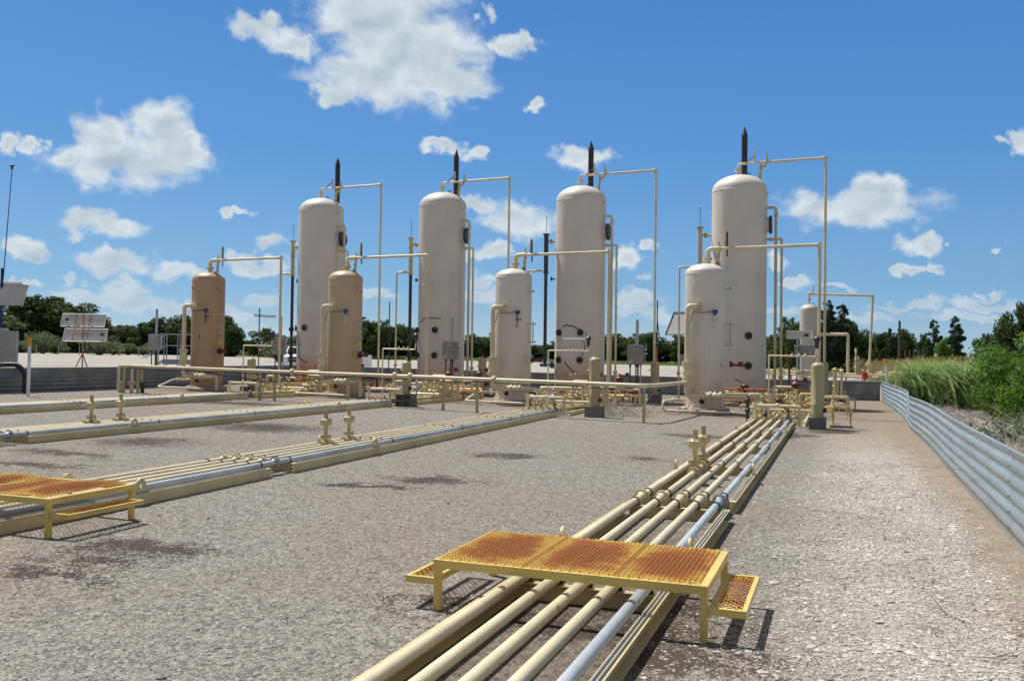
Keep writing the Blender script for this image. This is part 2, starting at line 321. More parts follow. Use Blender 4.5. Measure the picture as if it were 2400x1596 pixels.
# ------------------------------------------------------------------ mesh writer
class MB:
    def __init__(s): s.V = []; s.F = []; s.T = None
    def add(s, vs, fs):
        o = len(s.V); s.V += [tuple(v) for v in vs]; s.F += [tuple(i+o for i in f) for f in fs]; return s
    def box(s, a, b):
        x0, y0, z0 = a; x1, y1, z1 = b
        return s.add([(x0,y0,z0),(x1,y0,z0),(x1,y1,z0),(x0,y1,z0),(x0,y0,z1),(x1,y0,z1),(x1,y1,z1),(x0,y1,z1)],
                     [(0,3,2,1),(4,5,6,7),(0,1,5,4),(1,2,6,5),(2,3,7,6),(3,0,4,7)])
    def cbox(s, c, sz, rz=0., ax=None):
        hx, hy, hz = sz[0]/2, sz[1]/2, sz[2]/2
        m = Matrix.Rotation(rz, 3, 'Z') if ax is None else ax
        vs = [Vector(c)+m@Vector((sx*hx, sy*hy, sz_*hz)) for sz_ in (-1,1) for sx, sy in ((-1,-1),(1,-1),(1,1),(-1,1))]
        return s.add(vs, [(0,3,2,1),(4,5,6,7),(0,1,5,4),(1,2,6,5),(2,3,7,6),(3,0,4,7)])
    def frame(s, d):
        d = Vector(d).normalized(); u = d.cross((0,0,1)) if abs(d.z) < .95 else d.cross((1,0,0))
        u.normalize(); return u, d.cross(u).normalized()
    def cyl(s, p0, p1, r0, r1=None, n=12, caps=True):
        p0, p1 = Vector(p0), Vector(p1); r1 = r0 if r1 is None else r1; u, v = s.frame(p1-p0)
        vs = []
        for p, r in ((p0, r0), (p1, r1)):
            vs += [p+u*(r*math.cos(2*math.pi*i/n))+v*(r*math.sin(2*math.pi*i/n)) for i in range(n)]
        fs = [(i, (i+1)%n, n+(i+1)%n, n+i) for i in range(n)]
        if caps: fs += [tuple(reversed(range(n))), tuple(range(n, 2*n))]
        return s.add(vs, fs)
    def tube(s, pts, r, n=10, bend=0., caps=True, closed=False):
        pts = [Vector(p) for p in pts]
        if bend > 0 and len(pts) > 2:
            q = [pts[0]]
            for i in range(1, len(pts)-1):
                a, b, c = pts[i-1], pts[i], pts[i+1]
                l = min(bend, (a-b).length*.49, (c-b).length*.49); d1 = (a-b).normalized(); d2 = (c-b).normalized()
                if d1.dot(d2) < -.999: q.append(b); continue
                A, B = b+d1*l, b+d2*l
                for k in range(7):
                    w = k/6; q.append(A*(1-w)**2+b*(2*w*(1-w))+B*w*w)
            q.append(pts[-1]); pts = q
        N = len(pts); vs = []; u = None
        for i, p in enumerate(pts):
            if closed: d = pts[(i+1)%N]-pts[i-1]
            else: d = (pts[min(i+1, N-1)]-pts[max(i-1, 0)])
            d.normalize()
            if u is None: u, _ = s.frame(d)
            u = (u-d*u.dot(d)).normalized(); v = d.cross(u)
            rr = r[i] if isinstance(r, (list, tuple)) else r
            vs += [p+u*(rr*math.cos(2*math.pi*k/n))+v*(rr*math.sin(2*math.pi*k/n)) for k in range(n)]
        fs = []
        for i in range(N if closed else N-1):
            j = (i+1)%N
            fs += [(i*n+k, i*n+(k+1)%n, j*n+(k+1)%n, j*n+k) for k in range(n)]
        if caps and not closed: fs += [tuple(reversed(range(n))), tuple(range((N-1)*n, N*n))]
        return s.add(vs, fs)
    def ring(s, c, ax, R_, r, n=20, m=6):
        u, v = s.frame(ax); c = Vector(c)
        return s.tube([c+u*(R_*math.cos(2*math.pi*i/n))+v*(R_*math.sin(2*math.pi*i/n)) for i in range(n)], r, m, closed=True)
    def lathe(s, prof, c=(0,0,0), n=48):
        c = Vector(c); vs = []; fs = []
        for r, z in prof: vs += [(c.x+r*math.cos(2*math.pi*i/n), c.y+r*math.sin(2*math.pi*i/n), c.z+z) for i in range(n)]
        for j in range(len(prof)-1): fs += [(j*n+i, j*n+(i+1)%n, (j+1)*n+(i+1)%n, (j+1)*n+i) for i in range(n)]
        fs += [tuple(reversed(range(n))), tuple(range((len(prof)-1)*n, len(prof)*n))]
        return s.add(vs, fs)
    def ball(s, c, r, n=12, sq=1.):
        pr = [(max(.002, r*math.sin(math.pi*k/8)), -r*sq*math.cos(math.pi*k/8)) for k in range(9)]
        return s.lathe(pr, c, n)
    def flange(s, c, ax, r, th=.03, bolts=8, n=24):   # disc with bolt ends on both faces
        ax = Vector(ax).normalized(); c = Vector(c); u, v = s.frame(ax)
        s.cyl(c-ax*th/2, c+ax*th/2, r, n=n)
        for i in range(bolts):
            a = 2*math.pi*(i+.5)/bolts; q = c+(u*math.cos(a)+v*math.sin(a))*(r*.8)
            s.cyl(q-ax*(th/2+.018), q+ax*(th/2+.018), max(.008, r*.1), n=6)
        return s
    def flanges(s, c, ax, r, th=.025, gap=.012, bolts=8):
        ax = Vector(ax).normalized(); c = Vector(c); u, v = s.frame(ax)
        for k in (-1, 1): s.cyl(c+ax*k*gap/2, c+ax*k*(gap/2+th), r, n=22)
        for i in range(bolts):
            a = 2*math.pi*(i+.5)/bolts; q = c+(u*math.cos(a)+v*math.sin(a))*(r*.8); L = gap/2+th+.016
            s.cyl(q-ax*L, q+ax*L, max(.007, r*.09), n=6)
        return s
    def valve(s, c, ax, k=.06, stem=(0,0,1), handle=True):  # inline ball valve with end flanges and lever
        ax = Vector(ax).normalized(); c = Vector(c); st = Vector(stem).normalized()
        s.ball(c, k*1.05, 10); s.cyl(c-ax*k*1.5, c+ax*k*1.5, k*.7, n=10)
        for q in (-1.5, 1.5): s.cyl(c+ax*(q-.2)*k, c+ax*(q+.2)*k, k*1.25, n=14)
        s.cyl(c, c+st*k*2.2, k*.35, n=8)
        if handle: s.cyl(c+st*k*2.1, c+st*k*2.1+ax*k*3.6, k*.16, n=6)
        return s
    def mesh(s, name, smooth=True, ang=35):
        me = bpy.data.meshes.new(name); me.from_pydata(s.V, [], s.F)
        if s.T is not None:
            a = me.attributes.new('tone', 'FLOAT', 'FACE'); a.data.foreach_set('value', s.T[:len(s.F)])
        me.update()
        if smooth:
            me.shade_smooth(); me.set_sharp_from_angle(angle=R(ang))
        return me
def clean(name): return name
def tag(o, label=None, cat=None, group=None, kind=None):
    if label: o['label'] = label
    if cat: o['category'] = cat
    if group: o['group'] = group
    if kind: o['kind'] = kind
    return o
def thing(name, label, cat, loc=(0,0,0), rz=0., group=None):
    o = bpy.data.objects.new(name, None); COL.objects.link(o); o.location = loc; o.rotation_euler = (0,0,rz); o.empty_display_size = .2
    return tag(o, label, cat, group)
def part(name, mb, mat, parent, label=None, smooth=True, world=False, ang=35):
    """world=True: vertices are given in world space; stored relative to the (unrotated) thing"""
    if world and parent is not None:
        root = parent
        while root.parent: root = root.parent
        l = Vector(root.location); mb.V = [(x-l.x, y-l.y, z-l.z) for x, y, z in mb.V]
    me = mb.mesh(name, smooth, ang); me.materials.append(MATS[mat])
    o = bpy.data.objects.new(name, me); COL.objects.link(o)
    if parent is not None: o.parent = parent
    if label: o['label'] = label
    return o
def solo(name, mb, mat, label, cat, group=None, kind=None, loc=None, smooth=True, ang=35):
    if loc is not None: mb.V = [(x-loc[0], y-loc[1], z-loc[2]) for x, y, z in mb.V]
    o = part(name, mb, mat, None, smooth=smooth, ang=ang)
    if loc is not None: o.location = loc
    if kind == 'structure': label = cat = None
    return tag(o, label, cat, group, kind)
def kids(o): return [c for c in bpy.data.objects if c.parent == o]
def copy_tree(o, loc, rz=None, label=None, rename=None):
    def cp(a, par):
        c = a.copy(); COL.objects.link(c); c.parent = par
        for ch in kids(a): cp(ch, c)
        return c
    c = cp(o, None); c.location = loc
    if rz is not None: c.rotation_euler = (0,0,rz)
    if label: c['label'] = label
    return c

# ================================================================== SETTING
rnd = random.Random(3)
def sheet(name, xs, ys, dz, mat):
    mb = MB(); nx = len(xs)
    mb.V = [(x, y, gz(x)+dz) for y in ys for x in xs]
    mb.F = [(j*nx+i, j*nx+i+1, (j+1)*nx+i+1, (j+1)*nx+i) for j in range(len(ys)-1) for i in range(nx-1)]
    return solo(name, mb, mat, None, None, kind='structure', smooth=False)
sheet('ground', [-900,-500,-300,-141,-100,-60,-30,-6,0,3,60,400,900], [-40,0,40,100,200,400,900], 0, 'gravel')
# grass beyond the far edge of the gravel yard
edge = [(-900,400),(-400,260),(-230,180),(-143,121),(-129,128),(-122,150),(-110,160),(-89,166),(-82,192),(-65,202),(-49,207),(-36,212),(-13,184),(0,190),(3.1,150),(5.2,128),(4.2,70),(3.6,58),(4.4,50),(900,50)]
xs = []
for (a, b), (c, d) in zip(edge, edge[1:]):
    n = max(1, int(math.hypot(c-a, d-b)/2.5)) if max(abs(a), abs(c)) < 240 else 3
    for i in range(n):
        w = i/n; j = 1.6 if n > 3 else 0
        xs.append((a+(c-a)*w+rnd.uniform(-j, j)*.3, b+(d-b)*w+rnd.uniform(-j, j)))
xs.append(edge[-1]); mb = MB(); n = len(xs)
mb.V = [(x, y, gz(x)+.02) for x, y in xs]+[(x*1.0 if y > 60 else x, 900, gz(x)+.02) for x, y in xs]
mb.F = [(i, i+1, n+i+1, n+i) for i in range(n-1)]
solo('grass_field', mb, 'field', None, None, kind='structure', smooth=False)
mb = MB(); mb.add([(1.9,-20,.012),(70,-20,.012),(70,50,.012),(4.4,50,.012),(3.7,46.5,.012),(2.6,42,.012),(1.9,38,.012)], [(0,1,2,3,4,5,6)])
solo('brush_ground', mb, 'brush_ground', None, None, kind='structure', smooth=False)

# ---- corrugated steel containment walls
def corr_wall(name, label, pth, h, wav=None, panel=2.6, face=1, bolts=True, group=None, wm='corrugated'):
    w0 = pth[0]; t = thing(name, label, 'wall', (w0[0], w0[1], gz(w0[0])), 0, group)
    L = [0.]
    for a, b in zip(pth, pth[1:]): L.append(L[-1]+math.hypot(b[0]-a[0], b[1]-a[1]))
    def at(s):
        for i in range(len(L)-1):
            if s <= L[i+1]+1e-6:
                k = (s-L[i])/(L[i+1]-L[i]); a, b = pth[i], pth[i+1]
                d = Vector((b[0]-a[0], b[1]-a[1])).normalized()
                return Vector((a[0]+(b[0]-a[0])*k, a[1]+(b[1]-a[1])*k)), Vector((-d.y, d.x))*face
        return Vector(pth[-1]), Vector((0,0))
    np_ = max(1, round(L[-1]/panel)); pl = L[-1]/np_; RG = 6; NZ = RG*10
    for k in range(np_):
        mb = MB(); ns = 6; off = .0012*(k%2)
        for i in range(ns+1):
            s = k*pl+pl*i/ns+(.0 if i else .0); p, nn = at(min(s, L[-1])); b = wav(s) if wav else 0.
            for j in range(NZ+1):
                z = h*j/NZ; q = .017*math.cos(2*math.pi*RG*j/NZ)+off+b*(.35+.65*j/NZ)
                mb.V.append((p.x+nn.x*q, p.y+nn.y*q, gz(p.x)+z-.03))
        for i in range(ns):
            for j in range(NZ):
                a = i*(NZ+1)+j; mb.F.append((a, a+NZ+1, a+NZ+2, a+1))
        o = part('panel', mb, wm, t, world=True, ang=80)
        md = o.modifiers.new('thick', 'SOLIDIFY'); md.thickness = .003; md.use_rim = False
        if bolts:
            mb = MB()
            for j in range(RG+1):
                for so, on in ((.03, True), (pl*.5, j%3 == 0)):
                    if not on: continue
                    p, nn = at(min(k*pl+so, L[-1])); z = h*j/RG if j < RG else h-.02; b = (wav(k*pl+so) if wav else 0.)*(.35+.65*z/h)+.026
                    c = Vector((p.x+nn.x*b, p.y+nn.y*b, gz(p.x)+z-.03)); n3 = Vector((nn.x, nn.y, 0))
                    mb.cyl(c-n3*.004, c+n3*.010, .013, n=8); mb.cyl(c+n3*.010, c+n3*.022, .006, n=6)
            part('bolts', mb, 'galv', t, world=True, smooth=False)
    mb = MB()
    for s in [L[-1]*i/(np_*4) for i in range(np_*4+1)]:
        p, nn = at(s); b = wav(s) if wav else 0.; mb.V.append((p.x+nn.x*b, p.y+nn.y*b, gz(p.x)+h-.03))
    pts = mb.V; mb = MB(); mb.tube(pts, .017, 8); part('top_rail', mb, 'corrugated', t, world=True)
    return t
def wv(s):
    y = s-3
    return .025*math.sin(y*.55)*math.exp(-((y-18)/14)**2)+.10*math.exp(-((y-24.5)/2.2)**2)-.16*math.exp(-((y-32)/6.)**2)
corr_wall('containment_wall', 'long galvanised corrugated wall with bolted seams beside the pale gravel lane on the right', [(1.50,-3),(1.57,9.1),(1.70,18.4),(1.80,28.7),(1.82,43)], .90, wv, face=1)
corr_wall('containment_wall', 'shaded corrugated wall behind the white marker post at the left', [(-27.9,43),(-27.6,36),(-26.9,26.5),(-26.95,22),(-27.0,12)], .90, None, panel=3., face=1, bolts=False, wm='corrugated_shaded')
corr_wall('containment_wall', 'blue-grey corrugated wall running across behind all the tanks', [(1.76,43.02),(-27.8,43.02)], .90, None, panel=3., face=1, bolts=False, wm='corrugated_shaded')

# ================================================================== PIPE RACK SKIDS
PX = [-2.065,-1.845,-1.63,-1.418,-1.204]; RW = .038; PZ = .168
def channel(mb, x0, x1, y0, y1, h, lip):            # C-channel laid along Y, open towards the pipes
    t_ = .009
    mb.box((x0, y0, h-t_), (x1, y1, h)); mb.box((x0, y0, 0.), (x1, y1, t_))
    xo = x0 if lip < 0 else x1-t_
    mb.box((xo, y0, t_+.0005), (xo+t_, y1, h-t_-.0005))
def lug(x, y, th=.022):
    mb = MB(); n = 24; O = []; H = []
    for i in range(n):
        a = 2*math.pi*i/n; c, s = math.cos(a), math.sin(a)
        yy, zz = .075*c, .085+.075*s
        if s < 0: yy = .075*c*(1-.55*s)+(-.09*s if c > .3 else 0.); zz = max(-.004, .085+.12*s)
        O.append((yy, zz)); H.append((.024*c, .085+.024*s))
    V = [(x+sx*th/2, y+a, .13+b) for sx in (-1,1) for lst in (O, H) for a, b in lst]
    Fq = []
    for i in range(n):
        j = (i+1)%n
        Fq += [(i, j, n+j, n+i), (2*n+j, 2*n+i, 3*n+i, 3*n+j), (i, 2*n+i, 2*n+j, j), (n+j, 3*n+j, 3*n+i, n+i)]
    return mb.add(V, Fq)
CLAMP = None
def skid(label, y0, y1, beams, lugs, risers, loc, rz, fl0, fl1, group='pipe rack skids lying on the gravel'):
    t = thing('pipe_skid', label, 'pipe rack', loc, rz, group)
    for x0, x1, lip in ((-2.205,-2.135,-1),(-1.135,-1.065,-1)):
        mb = MB(); channel(mb, x0, x1, y0, y1, .13, lip); part('rail', mb, 'beam_cream', t, smooth=False)
    for by in beams:
        mb = MB(); mb.box((-2.125, by-.035, .116), (-1.145, by+.035, .1265)); mb.box((-2.125, by-.006, .004), (-1.145, by+.006, .1155))
        part('crossbeam', mb, 'beam_cream', t, smooth=False)
    ry = [r[1] for r in risers]
    for i, x in enumerate(PX):
        mb = MB(); a, b = y0-(.28 if fl0 else 0), y1+(.28 if fl1 else 0)
        mb.cyl((x, a, PZ), (x, b, PZ), RW, n=16)
        pp = part('pipe', mb, 'blue_pipe' if i == 4 else 'cream', t, 'pale blue-grey outer pipe' if i == 4 else None)
        for on, yy, s in ((fl0, a, 1), (fl1, b, -1)):
            if on:
                mb = MB(); mb.cyl((x, yy, PZ), (x, yy+s*.022, PZ), .082, n=24); mb.cyl((x, yy+s*.022, PZ), (x, yy+s*.075, PZ), .058, .04, n=16)
                for k in range(4):
                    q = math.pi/4+k*math.pi/2; bx, bz = x+.062*math.cos(q), PZ+.062*math.sin(q)
                    mb.cyl((bx, yy-s*.012, bz), (bx, yy+s*.05, bz), .009, n=6)
                part('flange', mb, 'galv' if i == 4 else 'cream', pp)
        for by in beams:
            global CLAMP
            if CLAMP is None:
                mb = MB(); mb.ring((0,0,0), (0,1,0), RW+.007, .007, 18, 6)
                for sx in (-1, 1): mb.cyl((sx*(RW+.007), 0, -.02), (sx*(RW+.007), 0, -.062), .006, n=6)
                CLAMP = mb.mesh('clamp'); CLAMP.materials.append(MATS['black'])
            c = bpy.data.objects.new('clamp', CLAMP); COL.objects.link(c); c.parent = t; c.location = (x, by, PZ)
    for x, y in lugs: part('lifting_lug', lug(x, y), 'beam_cream', t)
    for x, y, hd in risers:
        mb = MB(); mb.cyl((x, y-.13, PZ), (x, y+.13, PZ), .058, n=18); mb.ball((x, y, PZ), .09, 14)
        for s in (-1, 1): mb.flanges((x, y+s*.14, PZ), (0,1,0), .088, .02, .01, 6)
        mb.cyl((x, y, PZ), (x, y, .62), .035, n=14); mb.flanges((x, y, .315), (0,0,1), .095, .02, .012, 6)
        v = part('valve', mb, 'cream_rusty', t)
        mb = MB(); mb.lathe([(.036,0),(.06,.02),(.098,.05),(.105,.09),(.105,.125),(.08,.14),(.075,.15)], (x, y, .47), 20)
        for k in range(8):
            q = k*math.pi/4; mb.cyl((x+.088*math.cos(q), y+.088*math.sin(q), .55), (x+.088*math.cos(q), y+.088*math.sin(q), .615), .011, n=6)
        part('bonnet', mb, 'cream_rusty', v)
        mb = MB(); mb.cyl((x, y, .60), (x, y, .75), .036, n=16); part('stem_cap', mb, 'tan_pot', v)
        if hd: mb = MB(); mb.tube([(x-.08, y, .55), (x-.14, y, .565), (x-.24, y-.02, .52)], [.01,.012,.008], 6); part('handle', mb, 'chrome', v)
    mb = MB()
    for k, dx in enumerate((0, .028)): mb.tube([(-1.115+dx, y0+.1, .138), (-1.118+dx, (y0+y1)/2, .1385), (-1.112+dx, y1-.1, .138)], .0065, 6)
    part('tubing', mb, 'galv', t)
    mb = MB()
    for by in beams[:0]: pass

    return t
PBY = [10.25,13.53,16.87,20.13,23.9]; NBY = [-3.8,-.8,2.6,5.95,9.54]
farL = [(-2.17,12.75),(-1.10,12.73),(-2.17,20.7),(-1.10,20.75)]; nearL = [(-2.17,7.2),(-1.10,7.15)]
ris = [(-1.845,12.36,True),(-1.845,13.15,False)]
TR = [(-18.12,1.7,.0),(-12.05,1.5,.015),(-5.97,.72,.026),(0.,0.,0.)]           # the four trains, left to right
NAMES = ['leftmost','second from left','third from left','rightmost']
sk_far = skid('far section of the rightmost pipe skid, ending beside the rightmost khaki cylinder', 10.17, 24.0, PBY, farL, ris, (0,0,0), 0, True, True)
sk_near = skid('near section of the rightmost pipe skid, passing under the rust-worn yellow platform', -4.2, 9.62, NBY, nearL, [], (0,0,0), 0, False, True)
skl = ['leftmost and farthest pipe skid, nearly edge-on in front of the left tan vessel','pipe skid second from left, with two upright valves, ending near the second tan vessel','far section of the third pipe skid, ending right of the short white middle vessel']
def close_rail(t, y0, y1):
    for c in kids(t):
        if c.name.startswith('rail') and max(v.co.x for v in c.data.vertices) > -1.1:
            mb = MB(); channel(mb, -1.135, -1.065, y0, y1, .13, 1); me = mb.mesh('rail', False); me.materials.append(MATS['beam_cream']); c.data = me
for i in range(3):
    dx, dy, rz = TR[i]
    copy_tree(sk_far, (dx, dy, gz(dx-1.6)), rz, skl[i]); close_rail(S.objects.get(bpy.data.objects[-1].name) if False else [o for o in bpy.data.objects if o.get('label') == skl[i]][0], 10.17, 24.)
copy_tree(sk_near, (TR[2][0], TR[2][1], gz(TR[2][0]-1.6)), TR[2][2], 'near section of the third pipe skid, under the sagging yellow platform at left')
copy_tree(sk_near, (TR[1][0], TR[1][1], gz(TR[1][0]-1.6)), TR[1][2], 'near section of the second pipe skid, only its tip showing at the left edge')

for o in [o for o in bpy.data.objects if str(o.get('label', '')).startswith('near section of the') and 'rightmost' not in o['label']]: close_rail(o, -4.2, 9.62)
# ================================================================== STEP-OVER PLATFORMS
def grate(w, d, sag=None, lwd=.0635, swd=.046, gap=None, tilt=True, th=.0028):
    """expanded metal: staggered zigzag strands, w along x, d along y"""
    mb = MB(); ns = int(d/(swd/2)); nx = int(w/(lwd/2))
    for j in range(ns):
        y0 = (j+.5)*swd/2; s = 1 if j%2 else -1
        P_ = []
        for i in range(nx+1):
            x = i*lwd/2; k = 1 if i%2 else -1
            y = y0+s*k*swd/4; z = sag(x/w, y/d) if sag else 0.
            P_.append((x, y, z+(.0025 if k*s > 0 else -.0015)))
        o = len(mb.V)
        for x, y, z in P_:
            mb.V += [(x, y-.0026, z-.001), (x, y+.0020, z+.0045), (x, y+.0028, z+.0018), (x, y-.0020, z-.0036)]
        for i in range(nx):
            a = o+i*4; b = a+4
            mb.F += [(a, b, b+1, a+1), (a+1, b+1, b+2, a+2), (a+2, b+2, b+3, a+3), (a+3, b+3, b, a)]
    return mb
def platform(label, loc, rz, sag=None, small=False, x0=-2.55, x1=-.73, y0=5.45, y1=6.52, H=.34, group='yellow step-over platforms above the pipes', steps=True, mat='yellow'):
    t = thing('step_platform', label, 'platform', loc, rz, group); f = .05; h = .055
    mb = MB(); Z0, Z1 = H-h, H
    mb.box((x0,y0,Z0),(x1,y0+f,Z1)); mb.box((x0,y1-f,Z0),(x1,y1,Z1)); mb.box((x0,y0+f+.001,Z0),(x0+f,y1-f-.001,Z1)); mb.box((x1-f,y0+f+.001,Z0),(x1,y1-f-.001,Z1))
    w = x1-x0
    for k in (1, 2): mb.box((x0+w*k/3-.012, y0+f+.001, Z0+.01), (x0+w*k/3+.012, y1-f-.001, Z1-.012))
    part('top_frame', mb, mat, t, smooth=False)
    for lx, ly in ((x0, y0), (x1-f, y0), (x0, y1-f), (x1-f, y1-f)):
        mb = MB(); mb.box((lx+.002, ly+.002, -.03), (lx+f-.002, ly+f-.002, Z0-.001)); part('leg', mb, mat, t, smooth=False)
    if small:
        mb = MB(); mb.box((x0+.02,y0+.02,H+.001),(x1-.02,y1-.02,H+.012)); part('top_plate', mb, 'orange_rust', t, smooth=False)
        return t
    g = grate(w-.05, y1-y0-.03, sag); me = part('top_grating', g, 'grating', t, smooth=False); me.location = (x0+.025, y0+.015, H+.006)
    if steps:
        for sx, xa, xb in ((-1, x0-.215, x0), (1, x1, x1+.225)):
            sy0, sy1, z = y0+.02, y1-.12, .165; mb = MB(); g_ = .028
            mb.box((xa,sy0,z),(xb,sy0+g_,z+.045)); mb.box((xa,sy1-g_,z),(xb,sy1,z+.045))
            mb.box((xa,sy0+g_+.001,z),(xa+g_,sy1-g_-.001,z+.045)); mb.box((xb-g_,sy0+g_+.001,z),(xb,sy1-g_-.001,z+.045))
            sf = part('step_frame', mb, mat, t, smooth=False)
            g = grate(sy1-sy0-.02, (xb-xa)-.02, None); g.V = [(y, x, z_) for x, y, z_ in g.V]; g.F = [tuple(reversed(q)) for q in g.F]
            o = part('step_grating', g, 'grating', sf, smooth=False); o.location = (xa+.01, sy0+.01, z+.037)
    return t
platform('yellow platform with flat rust-worn mesh top, in the right foreground', (0,0,0), 0)
sagf = lambda u, v: -.035*math.sin(math.pi*min(1, u*1.6))*math.sin(math.pi*v)+.012*math.sin(u*9)+.022*(u > .55)*math.sin(math.pi*(u-.55)/.45)*math.sin(math.pi*v)
platform('yellow platform with sagging rusty mesh top, cut off by the left edge', (TR[2][0]+.02, TR[2][1]-.03, gz(-8)), TR[2][2]*.3, sag=sagf)

# ================================================================== VESSELS
def dome(r, z0, h, n=9, inv=False): return [(max(.003, r*math.cos(k/n*math.pi/2)), z0+h*math.sin(k/n*math.pi/2)) for k in range(n+1)]
def padstone(name, label, c, r, h, n=8, rz=.4):
    mb = MB(); z = gz(c[0]); pr = [(r, -.1), (r, h-.02), (r-.02, h)]
    mb.lathe(pr, (0,0,0), n); mb.V = [(x*math.cos(rz)-y*math.sin(rz), x*math.sin(rz)+y*math.cos(rz), zz) for x, y, zz in mb.V]
    o = part(name, mb, 'concrete', None, smooth=False); o.location = (c[0], c[1], z)
    return tag(o, label, 'concrete pad', 'round concrete pads under the vessels')
def shell_loop(c, n_, s=.075):                      # welded lifting eye
    mb = MB(); c = Vector(c); n_ = Vector(n_).normalized(); sd_ = n_.cross((0,0,1)) if abs(n_.z) < .8 else Vector((1,0,0)); sd_.normalize()
    upv = Vector((0,0,1)) if abs(n_.z) < .8 else n_
    o = n_ if abs(n_.z) < .8 else Vector((0,0,0))
    mb.tube([c-sd_*s*.6-upv*s*.4, c-sd_*s*.55+upv*s*.6+o*s*.8, c+upv*s*1.2+o*s*1.0, c+sd_*s*.55+upv*s*.6+o*s*.8, c+sd_*s*.6-upv*s*.4], .016, 8, bend=.05)
    return mb
def hugging(R0, pts, r, off=.0):                    # hose lying on a shell: (angle from -y towards +x in rad, z)
    P_ = []
    for (a0, z0), (a1, z1) in zip(pts, pts[1:]):
        for k in range(6):
            w = k/6; a = a0+(a1-a0)*w; z = z0+(z1-z0)*w; P_.append(((R0+off)*math.sin(a), -(R0+off)*math.cos(a), z))
    a, z = pts[-1]; P_.append(((R0+off)*math.sin(a), -(R0+off)*math.cos(a), z))
    mb = MB(); mb.tube(P_, r, 8); return mb
def relief(t, x, y, z, mat, cap=False, strap=True, h=1.):
    mb = MB(); mb.tube([(x,y,z-.15),(x,y,z+.25*h),(x+.03,y,z+.5*h)], .045, 10, bend=.06)
    for q in (.12, .3): mb.cyl((x,y,z+q*h-.02),(x,y,z+q*h+.02), .07, n=14)
    mb.cyl((x+.03,y,z+.45*h),(x+.03,y,z+.72*h), .05, n=12); mb.ball((x+.03,y,z+.55*h), .075, 12); mb.cyl((x+.03,y,z+.72*h),(x+.03,y,z+.86*h), .025, n=8)
    mb.tube([(x+.03,y,z+.62*h),(x+.22,y,z+.64*h),(x+.25,y,z+1.12*h)], .045, 10, bend=.07)
    v = part('relief_valve', mb, mat, t)
    mb = MB(); mb.cyl((x+.25,y,z+1.08*h),(x+.25,y,z+1.22*h), .042, .036, n=12); part('cap', mb, 'orange_cap' if cap else 'cream_rusty', v)
    if strap:
        mb = MB(); mb.cbox((x+.30,y-.05,z+.74*h), (.045,.012,.85*h)); part('strap', mb, 'black', v, smooth=False)
